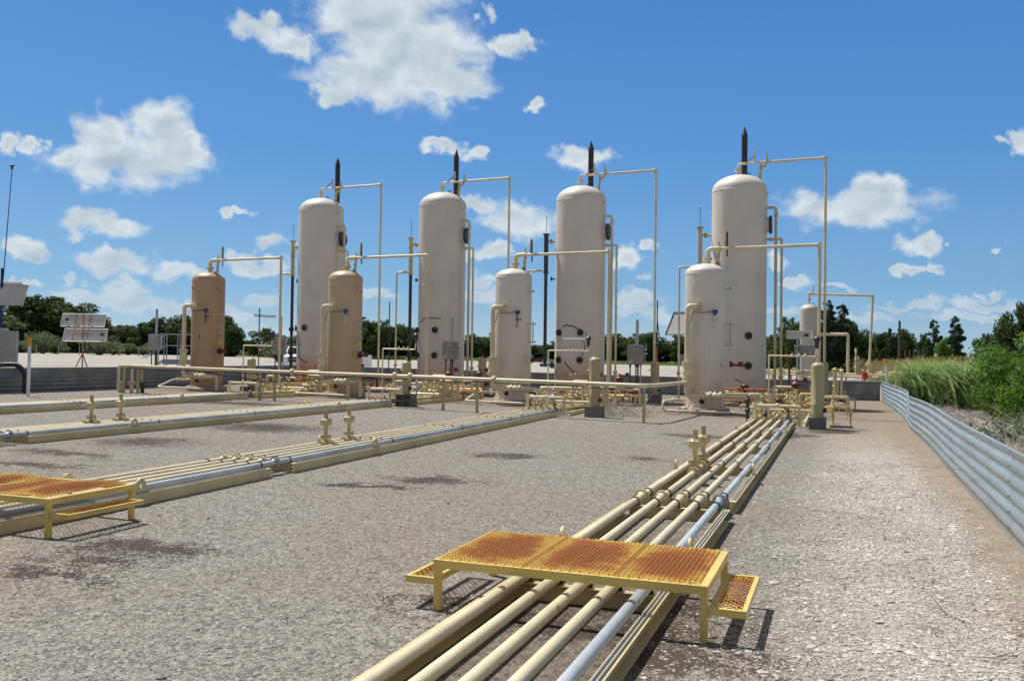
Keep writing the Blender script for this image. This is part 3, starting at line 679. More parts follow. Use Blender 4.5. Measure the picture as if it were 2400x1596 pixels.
def separator(i, ox, oy, label, mat, hosed=False):
    z0 = gz(ox); t = thing('separator_vessel', label, 'vessel', (ox, oy, z0), 0, 'short vertical separator vessels')
    r = .655; tan_ = 'cream'
    mb = MB(); mb.lathe([(.60,.19),(.60,.56),(r-.01,.63),(r,.66),(r,4.47),(r+.006,4.475),(r+.006,4.505),(r,4.51)]+dome(r,4.53,.32), n=56)
    sh = part('shell', mb, mat, t, ang=25)
    mb = MB(); mb.lathe([(.70,.17),(.70,.195),(.61,.20)], n=40)
    for k in range(8):
        a = k*math.pi/4+.3; c, s = math.cos(a), math.sin(a); mb.add([(.595*c,.595*s,.195),(.69*c,.69*s,.195),(.595*c,.595*s,.33),(.595*c-.02*s,.595*s+.02*c,.195),(.69*c-.02*s,.69*s+.02*c,.195),(.595*c-.02*s,.595*s+.02*c,.33)], [(0,1,2),(5,4,3),(1,4,5,2),(0,2,5,3)])
    part('base_ring', mb, mat, t, smooth=False)
    mb = MB(); mb.cyl((.0,-.595,.40),(0,-.612,.40), .085, n=24); part('access_hole', mb, 'black', sh)
    for a, z in ((-.42, 4.13), (1.25, 4.13)):
        part('lifting_eye', shell_loop((r*math.sin(a), -r*math.cos(a), z), (math.sin(a), -math.cos(a), 0)), mat, sh)
    part('lifting_eye', shell_loop((.38, -.12, 4.74), (0,0,1), .1), 'dark_steel', sh)
    # inlet line
    mb = MB(); fx = -.16; fy = -math.sqrt(r*r-fx*fx)
    mb.tube([(fx,fy+.05,3.42),(fx-.04,-.86,3.42),(-.42,-.92,3.42),(-.42,-.92,.58),(1.05,-.92,.58)] if i < 3 else [(fx,fy+.05,3.42),(fx-.04,-.86,3.42),(-.42,-.92,3.42),(-.42,-.92,.60),(1.45,-.92,.60)], .082, 16, bend=.2)
    ip = part('inlet_pipe', mb, tan_, t)
    mb = MB(); mb.flange((fx-.01, fy-.05, 3.42), (.05,-1,0), .16, .045, 8); part('flange', mb, tan_, ip)
    mb = MB(); mb.flanges((-.42,-.92,1.60), (0,0,1), .175, .045, .015); mb.flanges((-.42,-.92,1.09), (0,0,1), .175, .045, .015); mb.cyl((-.42,-.92,1.15),(-.42,-.92,1.55), .125, n=18)
    mb.ball((-.42,-.92,1.35), .16, 16); mb.cyl((-.42,-.92,1.35),(-.42,-1.13,1.35), .06, n=12); part('block_valve', mb, tan_, ip)
    mb = MB()
    for q in ((.02,.05) if i < 3 else (.1,)): mb.flanges((q,-.92,.585 if i < 3 else .6), (1,0,0), .135, .03, .015)
    for q in (.30,.62): mb.flanges((q,-.92,.585 if i < 3 else .6), (1,0,0), .135, .03, .015)
    mb.cyl((.0,-.92,.585 if i < 3 else .6),(.64,-.92,.585 if i < 3 else .6), .09, n=12)
    mb.ball((.46,-.92,.585 if i < 3 else .6), .12, 14); mb.cyl((.46,-.92,.6),(.46,-.92,.80), .03, n=8); part('meter_valve', mb, tan_, ip)
    # outlet down to the skid
    mb = MB()
    ex = 1.05 if i < 3 else 1.45
    mb.tube([(ex,-.92,.58 if i < 3 else .60),(ex+.28,-1.05,.60),(ex+.28,-1.05,.05)], .055, 12, bend=.12); part('outlet_pipe', mb, tan_, t)
    # vent line over the top
    mb = MB(); vx = .06; vr = 3.50
    mb.cyl((vx,0,4.80),(vx,0,5.02), .085, n=16); mb.flanges((vx,0,5.0), (0,0,1), .15, .03, .012)
    mb.tube([(vx,0,5.02),(vx,0,5.32),(.45,0,5.33)], .08, 14, bend=.25); mb.tube([(.40,0,5.33),(vr,0,5.36),(vr,0,.1)], .05, 12, bend=.03)
    mb.cyl((vr,0,5.30),(vr,0,5.42), .062, n=12); mb.cyl((vr-.14,0,5.36),(vr+.03,0,5.36), .062, n=12)
    part('vent_pipe', mb, tan_, t)
    relief(t, .38, .05, 4.78, 'cream_rusty', cap=(i == 3), h=.92)
    # pressure transmitter with its cable
    a = .62; gx, gy = r*math.sin(a), -r*math.cos(a)
    mb = MB(); mb.cyl((gx-.05,gy-.1,3.25),(gx+.10,gy-.1,3.25), .062, n=14); mb.cyl((gx,gy-.1,3.25),(gx,gy-.1,3.12), .035, n=10); g = part('transmitter', mb, 'blue', t)
    mb = MB(); mb.cyl((gx,gy-.1,3.14),(gx,gy-.1,2.78), .014, n=8); mb.cyl((gx-.06,gy-.1,3.0),(gx+.12,gy-.1,2.98), .013, n=8); mb.cyl((gx,gy+.02,3.0),(gx,gy-.12,3.0), .02, n=8); mb.ball((gx,gy-.1,2.98), .032, 8); mb.ball((gx+.14,gy-.1,2.98), .03, 8); mb.cyl((gx,gy-.1,2.80),(gx-.03,gy-.14,2.70), .018, n=8)
    part('impulse_tubing', mb, 'chrome' if i%2 else 'dark_steel', g)
    mb = MB(); mb.tube([(gx-.05,gy-.1,3.26),(gx-.30,-.72,3.22),(fx-.02,-.80,3.22),(-.28,-.84,3.25),(-.32,-.80,3.0),(-.42,-.82,2.8),(-.44,-.82,.9)], .012, 6, bend=.1); part('cable', mb, 'black', t)
    # right-hand side fittings
    mb = MB()
    mb.cyl((.64,-.1,4.0),(.84,-.14,4.0), .016, n=8); mb.cbox((.80,-.14,4.03), (.05,.02,.07)); part('gauge_cock', mb, 'galv', t); mb = MB()
    for z in (2.86, 2.22): mb.cyl((.62,-.15,z),(.90,-.2,z), .016, n=8); mb.ball((.82,-.19,z), .03, 8); mb.ball((.92,-.2,z), .028, 8)
    mb.cyl((.82,-.19,2.15),(.82,-.19,2.93), .022, n=10); part('level_gauge', mb, 'galv', t)
    mb = MB(); mb.cyl((.60,-.25,1.60),(.80,-.3,1.60), .115, n=20); mb.cyl((.80,-.3,1.60),(.84,-.31,1.60), .14, n=20); part('float_housing', mb, mat, t)
    mb = MB(); mb.cyl((.845,-.31,1.60),(.90,-.32,1.60), .13 if i < 2 else .09, n=20); mb.cyl((.88,-.32,1.59),(1.12,-.38,1.56), .035, n=10); mb.cbox((1.16,-.39,1.60), (.14,.12,.16)); part('level_controller', mb, 'red_iron', t)
    if i < 2:
        mb = MB(); mb.cyl((.60,-.2,1.97 if i == 0 else 2.03),(.74,-.24,1.97 if i == 0 else 2.03), .04, n=10); mb.ball((.80,-.25,1.95 if i == 0 else 2.02), .085, 12); mb.tube([(.72,-.25,2.07),(.8,-.25,2.12),(.88,-.25,2.0)], .015, 6); part('dump_valve', mb, 'yellow', t)
    # drain line looping out in front
    mb = MB(); mb.tube([(-.55,-.35,.42),(-1.05,-.75,.42),(-1.22,-1.45,.14),(1.05,-1.5,.11)] if i < 3 else [(-.55,-.35,.42),(-.95,-.9,.42),(-1.1,-1.35,.40),(-1.1,-1.4,.12),(1.1,-1.35,.12)], .04, 12, bend=.1)
    mb.valve((-.72,-.48,.42) if i < 3 else (-.72,-.58,.42), (-.5,-.4,0), .055); mb.ball((-.92,-.65,.42) if i < 3 else (-.88,-.8,.42), .07, 10); part('drain_pipe', mb, tan_, t)
    # small lines and fittings on the front of the skirt
    mb = MB()
    for q in (-.25,-.12,.05,.2,.34): mb.cyl((q,-.80,.70),(q,-.80,.78), .022, n=8); mb.ball((q,-.80,.72), .03, 8)
    mb.tube([(-.35,-.80,.72),(.5,-.80,.72),(.9,-.72,.72)], .012, 6); part('instrument_tubing', mb, 'galv', t)
    if hosed:
        mb = MB(); mb.tube([(0,-.61,.40),(.02,-.7,.3),(.05,-.95,.06),(.5,-1.9,.03),(1.1,-2.1,.03)], .008, 6); part('ground_wire', mb, 'black', t)
    if i == 0:
        mb = hugging(r, [(.18,2.25),(.2,2.05)], .02); part('old_bracket', mb, 'red_iron', sh)
    return t
SP = [(-24.40,29.95),(-17.90,29.9),(-10.96,29.85),(-4.07,29.2)]
SL = ['tan rust-streaked separator vessel standing leftmost of the tanks, two-panel solar stand beyond','tan separator vessel standing in front of the leftmost tall pale tank',
      'short pinkish-white separator between the two middle tall tanks','short white vessel overlapping the tallest-looking tank at right, orange-capped relief valve on top']
for i, (x, y) in enumerate(SP):
    padstone('concrete_pad', 'low concrete pad under the '+['leftmost tan vessel','second tan vessel','short white vessel between tall tanks','rightmost short white vessel'][i], (x, y), .84, .17)
    separator(i, x, y, SL[i], 'sep_%d'%(i+1), hosed=i >= 2)

def blind(mb, x, y, z, nx, ny, r=.13):
    n_ = Vector((nx, ny, 0)).normalized(); c = Vector((x, y, z)); mb.cyl(c-n_*.15, c+n_*.05, r*.72, n=16); mb.flange(c+n_*.07, n_, r, .035, 8)
def treater(i, ox, oy, label, mat, noz, hoses):
    z0 = gz(ox); t = thing('heater_treater', label, 'tank', (ox, oy, z0), 0, 'tall vertical heater treater tanks')
    r = 1.04
    prof = [(r,.12),(r,.94),(r-.02,.955),(r,.97),(r,4.69),(r+.007,4.70),(r+.007,4.73),(r,4.74),(r,8.20),(r+.008,8.21),(r+.008,8.24),(r,8.25)]+dome(r,8.28,.62)
    mb = MB(); mb.lathe(prof, n=72); sh = part('shell', mb, mat, t, ang=25)
    mb = MB(); mb.lathe([(1.12,.10),(1.12,.135),(1.03,.14)], n=40); part('base_ring', mb, mat, t)
    for a, z in ((-.42, 8.02), (1.35, 8.05)): part('lifting_eye', shell_loop((r*math.sin(a), -r*math.cos(a), z), (math.sin(a), -math.cos(a), 0), .09), mat, sh)
    part('lifting_eye', shell_loop((.36, -.1, 8.84), (0,0,1), .11), 'dark_steel', sh)
    # vent line
    mb = MB(); vx = -.06; vr = 3.15
    mb.cyl((vx,0,8.8),(vx,0,9.12), .06, n=14); mb.flanges((vx,0,9.1), (0,0,1), .13, .03, .012); mb.tube([(vx,0,9.1),(vx,0,9.34),(.35,0,9.35),(vr,0,9.38),(vr,0,.1)], [.062,.062]+[.045]*40 if False else .048, 12, bend=.12)
    mb.cyl((vr,0,9.31),(vr,0,9.43), .06, n=12); mb.cyl((vr-.16,0,9.38),(vr+.04,0,9.38), .06, n=12); part('vent_pipe', mb, 'cream', t)
    relief(t, .76, 0, 8.68, 'cream_rusty', strap=False, h=.8)
    mb = MB(); mb.cyl((.56,0,9.40),(.56,0,9.82), .028, n=10); mb.ball((.56,0,9.74), .05, 10); mb.ball((.56,0,9.58), .05, 10); bl = part('bleeder', mb, 'cream_rusty', t)
    mb = MB(); mb.cyl((.20,-.05,9.34),(.54,-.05,9.60), .018, n=6); part('strap', mb, 'black', bl)
    # exhaust stack rising behind
    mb = MB(); mb.cyl((.05,1.28,1.2),(.05,1.28,10.75), .118, n=24); mb.cyl((.05,1.28,10.75),(.05,1.28,11.12), .128, .006, n=24); mb.tube([(.05,1.28,1.3),(.05,1.0,1.3)], .11, 16)
    part('exhaust_stack', mb, 'stack_steel', t, 'black stack with conical rain cap' if i < 2 else 'dark reddish stack with conical rain cap')
    # overflow lines down the right-hand side
    mb = MB(); mb.tube([(.98,-.2,7.55),(1.36,-.2,7.56),(1.38,-.2,7.35),(1.38,-.2,.2)], .055, 12, bend=.14); mb.cyl((1.38,-.2,7.22),(1.38,-.2,7.34), .085, n=14); part('overflow_pipe', mb, 'cream_rusty' if i == 3 else 'cream', t)
    mb = MB(); mb.tube([(.98,-.25,6.34),(1.60,-.25,6.34),(1.60,-.25,.2)], .045, 12, bend=.06); mb.cyl((1.15,-.25,6.34),(1.28,-.25,6.34), .07, n=12); mb.ball((1.60,-.25,1.12), .10, 12); part('oil_line', mb, 'cream_rusty' if i == 3 else 'cream', t)
    # manway
    mb = MB(); mb.cyl((.9,-.0,6.93),(1.13,-.0,6.93), .29, n=28); mw = part('manway', mb, mat, t)
    mb = MB(); mb.flange((1.17,-.0,6.93), (1,0,0), .355, .07, 18, 36); part('manway_cover', mb, 'dark_steel', mw)
    for x, z in noz:
        y = -math.sqrt(max(.01, r*r-x*x)); mb = MB(); blind(mb, x, y, z, x*.6, y, .135); part('nozzle', mb, 'black', t)
    for pts, rr in hoses: part('hose', hugging(r, pts, rr*.75, .0), 'smear', sh)
    mb = MB(); mb.cyl((-1.03,0,5.02),(-1.25,0,5.02), .03, n=8); mb.cbox((-1.27,0,5.02), (.06,.08,.16)); part('sensor', mb, 'dark_steel', t)
    if i == 3:
        mb = MB(); mb.cyl((-1.045,.15,4.0),(-1.045,.15,8.2), .014, n=6); mb.ball((-1.06,.15,7.65), .035, 8); part('conduit', mb, 'dark_steel', t)
        mb = MB(); mb.cyl((.45,-1.04,1.53),(-.1,-1.55,1.55), .035, n=8); mb.cbox((-.15,-1.6,1.58), (.16,.12,.14)); part('level_controller', mb, 'red_iron', t)
        mb = MB(); mb.tube([(-.45,-1.2,.55),(-.1,-1.5,.55),(.4,-1.6,.6)], .06, 10); mb.ball((-.1,-1.5,.56), .11, 12); mb.tube([(.05,-1.55,.9),(.1,-1.55,2.2)], .012, 6); part('dump_valve', mb, 'cream_rusty', t)
        mb = MB(); mb.lathe([(.04,.0),(.09,.05),(.14,.2),(.14,.26),(.05,.33)], (.42,-1.62,.55), 14); mb.cyl((.42,-1.62,.85),(0.05,-1.55,1.05), .018, n=6); part('actuator', mb, 'red_iron', t)
    return t
NZ = {0: [(-.94,2.76),(-.94,1.66),(-.12,2.76)], 1: [(.19,2.74),(.18,1.64),(-.80,2.74),(-.76,1.65)], 2: [(-.62,2.72),(.31,2.72),(-.62,1.6),(.30,1.6)], 3: [(.46,2.65),(.46,1.53)]}
HS = {0: [([(-.85,2.72),(-.62,2.35),(-.5,1.7),(-.46,1.35)], .045), ([(-.46,1.38),(-.2,1.25),(.05,1.15)], .035), ([(-.8,2.7),(-.5,2.5),(-.36,1.9)], .022)],
      1: [([(-.62,3.05),(-.3,3.28),(.05,3.26),(.42,3.24)], .03), ([(-.9,2.5),(-.62,2.1),(-.5,1.9)], .016)],
      2: [([(-.45,2.98),(-.25,3.02),(.0,2.98),(.25,2.84)], .034), ([(-.35,1.52),(-.15,1.3),(.02,1.14),(.2,1.08)], .036), ([(.42,2.5),(.5,2.1),(.36,1.8)], .02)], 3: []}
TP = [(-22.92,36.0),(-16.59,35.9),(-10.17,35.8),(-3.64,35.2)]
TL = ['leftmost tall pale tank, behind the second tan vessel, dark smear and rust at its foot','second tall pale tank from the left, grey control box before its lower right',
      'third tall pale tank, rust-orange skirt and four black round flanges low down','rightmost and largest tall pale tank, half hidden by the short white vessel']
for i, (x, y) in enumerate(TP):
    padstone('concrete_pad', 'concrete foundation under the '+['leftmost tall tank','second tall tank','rust-footed third tall tank','rightmost tall tank'][i], (x, y), 1.28, .12 if i < 3 else .12, 8, .2)
    treater(i, x, y, TL[i], 'tank_%d'%(i+1), NZ[i], HS[i])

# ---- standpipe columns left of each tall tank
for i, (x, y) in enumerate(TP):
    sx = [-1.20,-1.30,-1.36,-1.42][i]; z0 = gz(x); lx = [-.62,-.68,-.78,-.78][i]
    t = thing('standpipe', 'slim standpipe with thin aerial rod, cream above black, just left of the '+['leftmost tall tank','second tall tank','third tall tank','rightmost tall tank'][i] if i < 2 else
              ('slim all-black standpipe with blue bottom fittings, left of the third tall tank' if i == 2 else 'pale standpipe rising behind the rightmost short white vessel'), 'standpipe', (x+sx, y-.5, z0), 0, 'slim standpipes left of the tall tanks')
    mb = MB(); mb.cyl((0,0,5.2),(0,0,6.82), .095, n=18); mb.cyl((0,0,5.2),(0,0,5.26), .11, n=18); mb.cyl((0,0,6.1),(0,0,6.13), .10, n=18); part('upper_column', mb, ['cream_rusty','cream_rusty','dark_steel','cream'][i] if i != 3 else 'tank_5', t)
    mb = MB(); mb.cyl((0,0,.2 if i != 2 else 1.4),(0,0,5.2), .072, n=16); part('lower_column', mb, 'dark_steel' if i < 3 else 'cream', t)
    mb = MB(); mb.flange((0,0,6.85), (0,0,1), .15, .03, 8); part('cap_flange', mb, 'dark_steel' if i == 2 else 'cream_rusty', t)
    mb = MB(); mb.cyl((0,0,6.86),(0,0,7.62), .010, n=6); mb.cyl((-.07,0,7.6),(.07,0,7.6), .007, n=6); part('rod', mb, 'dark_steel', t)
    mb = MB(); e = -sx-1.0; mb.cyl((.09,0,6.56),(e+.15,.45,6.56), .04, n=10); mb.flanges((.2,.2 if False else .1,6.56), (1,.9,0), .10, .03, .015, 6); part('tank_link', mb, 'cream_rusty', t)
    mb = MB(); mb.tube([(-.05,0,5.33),(lx,-.02,5.33),(lx,-.02,.2)], .04, 10, bend=.05)
    for q in (.35,.55): mb.cyl((lx*q-.02,0,5.33),(lx*q+.02,0,5.33), .065, n=10)
    mb.ball((lx,-.02,1.2), .085, 10); part('siphon_pipe', mb, 'cream', t)
    if i == 2:
        mb = MB(); mb.cyl((-.2,0,1.38),(.3,0,1.38), .07, n=12); mb.flanges((.33,0,1.38), (1,0,0), .14, .04, .02, 8); mb.ball((0,0,1.38), .085, 10); part('bottom_tee', mb, 'blue', t)
    elif i < 2:
        [part('side_flange', MB().flanges((0,-.02,z), (.8,-.6,0), .12, .03, .0, 8), 'black', t) for z in (1.6, 2.7)]

# ================================================================== SMALL CYLINDERS ON BLOCKS
def pot(x, y, z0_, z1_, r, label, blk, bl, cinder):
    g = gz(x); b0 = z0_
    t = thing('block_mounted_cylinder', label, 'cylinder', (x, y, g+b0), 0, 'small khaki cylinders on concrete blocks')
    H = z1_-b0; mb = MB(); mb.lathe([(r*.93,0),(r*.93,.05),(r,.06),(r,H*.22),(r+.003,H*.222),(r+.003,H*.23),(r,H*.235),(r,H-.13)]+dome(r,H-.12,.12), n=32); part('shell', mb, 'tan_pot', t, ang=25)
    mb = MB(); mb.cyl((0,0,H-.02),(0,0,H+.10), .025, n=8); mb.cyl((0,0,H+.02),(0,0,H+.06), .04, n=8); part('top_fitting', mb, 'cream_rusty', t)
    mb = MB(); mb.cyl((r*.9,-r*.3,.18),(r*1.25,-r*.4,.18), .06, n=14); part('side_plug', mb, 'black', t)
    mb = MB(); mb.cyl((-r*.95,0,H*.72),(-r*1.5,0,H*.72), .022, n=8); part('side_nozzle', mb, 'cream', t)
    w, d = blk; mb = MB()
    if cinder:                                      # hollow blocks, two courses
        gidx = 0
        for c in range(2):
            hh = b0/2-.004; zz = -.01 if c == 0 else b0/2
            bt = thing('concrete_block', label.split(' cylinder')[0].replace('small khaki','')+'' if False else bl+(' lower course' if c == 0 else ' upper course'), 'concrete block', (x, y, g+zz), .12*(c), 'hollow concrete blocks under the cylinders')
            mb = MB(); wt = .035; t0 = -w/2
            mb.box((t0,-d/2,0),(w/2,-d/2+.001+d*.0,hh)) if False else None
            for k in range(3): q = t0+k*(w-wt)/2; mb.box((q,-d/2,0.0315),(q+wt,d/2,hh-.0315))
            mb.box((t0,-d/2,0),(w/2,d/2,.03)); mb.box((t0,-d/2,hh-.03),(w/2,d/2,hh)); part('block_body', mb, 'block', bt, smooth=False)
            mb = MB(); mb.box((t0+wt+.001,-d/2+.12,.032),(w/2-wt-.001,-d/2+.14,hh-.032)); part('web', mb, 'block', bt, smooth=False)
    else:
        mb.box((x-w/2,y-d/2,g-.05),(x+w/2,y+d/2,g+b0)); solo('concrete_block', mb, 'block', bl, 'concrete block', 'solid concrete blocks under the cylinders', loc=(x,y,g), smooth=False)
pot(-.49,23.95,.30,1.70,.165,'small khaki cylinder on a block at the far end of the rightmost pipe skid',(.42,.42),'grey concrete block under the rightmost khaki cylinder near the wall',False)
pot(-6.68,25.2,.32,1.76,.165,'small khaki cylinder on a block before the rust-footed third tall tank',(.50,.42),'grey concrete block under the khaki cylinder by the dead twigs',False)
pot(-13.13,25.8,.41,1.48,.15,'small khaki cylinder on cinder blocks before the second tall tank',(.55,.5),'cinder blocks under the khaki cylinder before the second tall tank,',True)
pot(-20.03,27.0,.38,1.43,.15,'small khaki cylinder on cinder blocks between the two tan vessels',(.6,.5),'cinder blocks under the khaki cylinder between the tan vessels,',True)
pot(-.50,34.6,.32,1.72,.16,'small khaki cylinder half hidden behind the rightmost one, at the far wall side',(.42,.42),'dark block under the half-hidden far khaki cylinder',False)
pot(-6.75,34.6,.33,1.66,.17,'small khaki cylinder standing far back left of the rightmost short white vessel',(.50,.42),'dark block under the far khaki cylinder left of the rightmost short vessel',False)
pot(-13.9,34.2,.33,1.60,.17,'small dull khaki cylinder far back, left of the second tall tank',(.50,.42),'dark block under the far dull cylinder left of the second tall tank',False)

# ================================================================== MANIFOLDS BEHIND EACH SKID
def manifold(i, label, loc, rz):
    t = thing('manifold', label, 'pipe manifold', loc, rz, 'pipe manifolds behind the skids'); rd = random.Random(40+i)
    for x0, x1, lip in ((-2.30,-2.24,-1),(-.86,-.80,1)):
        mb = MB(); channel(mb, x0, x1, 24.45, 31.5, .12, lip); part('rail', mb, 'beam_cream', t, smooth=False)
    for y in (24.6,26.4,28.2,30.,31.2):
        mb = MB(); mb.box((-2.23,y-.03,.07),(-.87,y+.03,.10)); part('crossbeam', mb, 'beam_cream', t, smooth=False)
    for k, x in enumerate(PX):
        ye = [30.8,29.2,31.0,28.4,27.2][k]; mb = MB()
        p = [(x,24.28,.168),(x,24.9,.168),(x+.02,25.3,.17),(x+.02+rd.uniform(-.1,.15),ye,.17),(x+.05,ye+.1,.5+.1*k)]
        mb.tube(p, .038, 12, bend=.08); pp = part('pipe', mb, ['cream','cream_rusty','cream_rusty','cream','cream_rusty'][k], t)
        mb = MB(); mb.flanges((x,24.35,.168), (0,1,0), .08, .02, .01, 6); part('flange', mb, 'galv' if k == 4 else 'cream_rusty', pp)
        for y in (24.85+.12*(k%2), 26.+.35*(k%3)):
            mb = MB(); mb.valve((x+.005,y,.17), (0,1,0), .055, handle=(k%2 == 0)); part('valve', mb, 'black' if k in (1,) else 'cream_rusty', pp)
    # inverted-U header across the skid end
    mb = MB(); mb.tube([(-2.07,24.3,.12),(-2.07,24.3,.54),(-.95,24.3,.53),(-.95,24.3,.02)], .042, 12, bend=.05); mb.cyl((-2.07,24.3,.47),(-2.07,24.3,.60), .058, n=12); mb.flanges((-2.07,24.3,.22), (0,0,1), .09, .02, .01, 6); mb.ball((-1.5,24.3,.55), .06, 10); part('header', mb, 'cream', t)
    for n_, (xa, xb, y, z, m_, r_) in enumerate([(-1.91,-1.30,29.,.90,'cream',.05),(-1.14,-.62,28.4,.80,'orange_rust',.05),(-1.05,-.55,27.7,.74,'cream_rusty',.05),(-2.45,-2.15,27.,.72,'cream_rusty',.05),(-2.2,-1.9,28.1,.64,'cream',.045),(-.9,-.55,29.6,.7,'cream',.045)]):
        if i < 3 and n_ in (1,) : m_ = 'cream_rusty'
        mb = MB(); mb.tube([(xa,y,.1),(xa,y,z),(xb,y,z),(xb,y,.1)], r_, 12, bend=.07); mb.ball((xa,y,z*.45), r_*1.6, 10)
        mb.cyl((xb,y,z-.09),(xb,y,z-.03), r_*1.35, n=10); part('loop_pipe', mb, m_, t)
    mb = MB(); mb.cyl((-2.45,30.1,.38),(-.35,30.1,.38), .06, n=12); part('cross_pipe', mb, 'orange_rust' if i == 3 else 'yellow', t)
    mb = MB(); mb.cyl((-2.45,30.45,.46),(-1.0,30.45,.46), .045, n=10); part('cross_pipe', mb, 'red_iron', t)
    mb = MB(); mb.cyl((-2.3,26.9,.30),(-.7,26.9,.30), .04, n=10); part('cross_pipe', mb, 'cream', t)
    mb = MB(); mb.cyl((-2.2,28.9,.33),(-.7,28.9,.33), .05, n=10); part('cross_pipe', mb, 'cream_rusty', t)
    # instrument frame
    mb = MB(); mb.tube([(-1.74,24.6,.15),(-1.74,24.6,1.86),(-.56,24.6,1.84),(-.53,24.6,2.12)] if i != 2 else [(-1.80,25.5,.15),(-1.80,25.5,1.93),(-.52,25.5,1.92),(-.50,25.5,2.12)], .024, 10, bend=.03)
    y_ = 24.6 if i != 2 else 25.5
    for q in (-1.15,-.98,-.82): mb.ball((q,y_,1.86 if i != 2 else 1.93), .045, 8); mb.cyl((q,y_,1.86),(q,y_,1.96), .014, n=6)
    fr = part('instrument_pipe', mb, 'cream', t)
    mb = MB(); zz = 2.3; mb.lathe([(.02,-.26),(.05,-.2),(.06,-.05),(.09,.0),(.09,.03),(.03,.09)], (-.53,y_,zz), 12); mb.cyl((-.58,y_,zz+.05),(-.62,y_,zz+.22), .012, n=6); part('regulator', mb, 'dark_steel', fr)
    if i == 2: mb = MB(); mb.cyl((-1.35,y_,2.30),(-.56,y_,2.29), .018, n=8); part('supply_tube', mb, 'white', fr)
    # valves standing on the skid
    for k in range(22):
        x = rd.uniform(-2.4,-.5); y = rd.uniform(25.2,31.2); h = rd.uniform(.35,.75); m_ = rd.choice(['cream_rusty','cream','cream_rusty','yellow','galv','cream_rusty'])
        mb = MB(); mb.cyl((x,y,.1),(x,y,h), .022, n=8); mb.valve((x,y,h*.72), (1,0,0), .05, handle=rd.random() < .4); mb.ball((x,y,h), .045, 8); mb.flange((x,y,h*.4), (0,0,1), .07, .02, 4, 12)
        part('upright_valve', mb, m_, t)
    for k in range(2 if i != 3 else 1):
        x = [-1.24,-.6][k]; y = [29,30.5][k]; mb = MB(); mb.cyl((x,y,.2),(x,y,.9), .035, n=8); v = part('control_valve', mb, 'cream_rusty', t)
        mb = MB(); mb.lathe([(.04,0),(.06,.06),(.15,.13),(.15,.20),(.06,.28),(.03,.36)], (x,y,.82), 16); mb.cyl((x,y,1.12),(x+.22,y,1.12), .02, n=6); part('actuator', mb, 'red_iron', v)
        mb = MB(); mb.cbox((x+.28,y,1.14), (.12,.1,.14)); part('positioner', mb, 'red_iron', v, smooth=False)
    if i == 3:
        mb = MB(); mb.cyl((-1.46,29.2,.1),(-1.44,29.2,1.95), .035, n=10); mb.ball((-1.46,29.2,.55), .09, 10); part('brown_riser', mb, 'red_iron', t)
        mb = MB(); mb.tube([(-1.25,25.,.1),(-1.26,25.1,.45),(-1.35,25.3,.6),(-1.55,25.3,.62)], .032, 8, bend=.1); mb.ball((-1.55,25.3,.62), .07, 10); part('brown_riser', mb, 'red_iron', t)
        mb = MB(); mb.cyl((-2.32,25.0,.05),(-2.32,25.0,.75), .045, n=10); mb.ball((-2.32,25.,.35), .08, 10); mb.ball((-2.32,25.,.62), .09, 10); part('brown_riser', mb, 'dark_steel', t)
    for k in range(9):
        xa, xb = rd.uniform(-4.2,-2.4), rd.uniform(-1.2,.9); y = rd.uniform(31.,33.8); z = rd.uniform(.15,.75); m_ = rd.choice(['cream','cream_rusty','cream_rusty','yellow','orange_rust','red_iron'])
        if k%3 == 0: xa, xb = xb-.9, xb
        mb = MB(); mb.tube([(xa,y,.05),(xa,y,z),(xb,y,z),(xb,y,.05)], rd.uniform(.028,.05), 10, bend=.06); xm = (xa+xb)/2
        mb.valve((xm,y,z), (1,0,0), .055, handle=False); mb.flanges((xm+.35*(xb-xm),y,z), (1,0,0), .08, .02, .01, 6); part('loop_pipe', mb, m_, t)
    for k in range(7):
        x, y = rd.uniform(-3.4,.6), rd.uniform(31.4,34.); h = rd.uniform(.5,1.15); mb = MB(); mb.cyl((x,y,.05),(x,y,h), .026, n=8); mb.valve((x,y,h*.7), (0,0,1), .045, stem=(1,0,0), handle=False); mb.ball((x,y,h), .05, 8); mb.cyl((x-.09,y,h*.45),(x+.09,y,h*.45), .03, n=8); part('upright_valve', mb, rd.choice(['cream_rusty','cream','galv','dark_steel','cream_rusty']), t)
    mb = MB(); mb.tube([(-1.35,24.33,.5),(-1.22,24.2,.42),(-1.18,24.1,.2),(-1.15,24.05,.16)], .018, 8, bend=.1); part('black_hose', mb, 'black', t)
    return t
MLs = ['rusty yellow manifold behind the leftmost skid, right of the leftmost tan vessel','rusty yellow manifold between the second tan vessel and the cinder-block cylinder',
       'manifold with inverted-U header, left of the khaki cylinder near dead twigs','dense valve manifold ending the rightmost skid, beside the rightmost khaki cylinder']
for i in range(4): dx, dy, rz = TR[i]; manifold(i, MLs[i], (dx+(0 if i == 3 else 0), dy, gz(dx-1.6)), rz)
# low yellow walkways behind
for k, (xl, xr, yt, yb, lb) in enumerate([(655,765,897,919,'low rust-topped yellow platform behind the leftmost skid, left of the second tan vessel'),(1003,1108,911,937,'low rust-topped yellow platform in front of the second tall tank'),
                            (1408,1491,928,950,'low rust-topped yellow platform behind the dead twigs, left of the rightmost short vessel')]):
    c = G((xl+xr)/2, yb); Y = c.y; a, b = PY(xl, yb, Y), PY(xr, yb, Y)
    platform(lb, (0,0,gz(c.x)), 0, small=True, x0=a.x, x1=b.x, y0=Y, y1=Y+.9, H=.36, group='low rust-topped platforms among the manifolds')

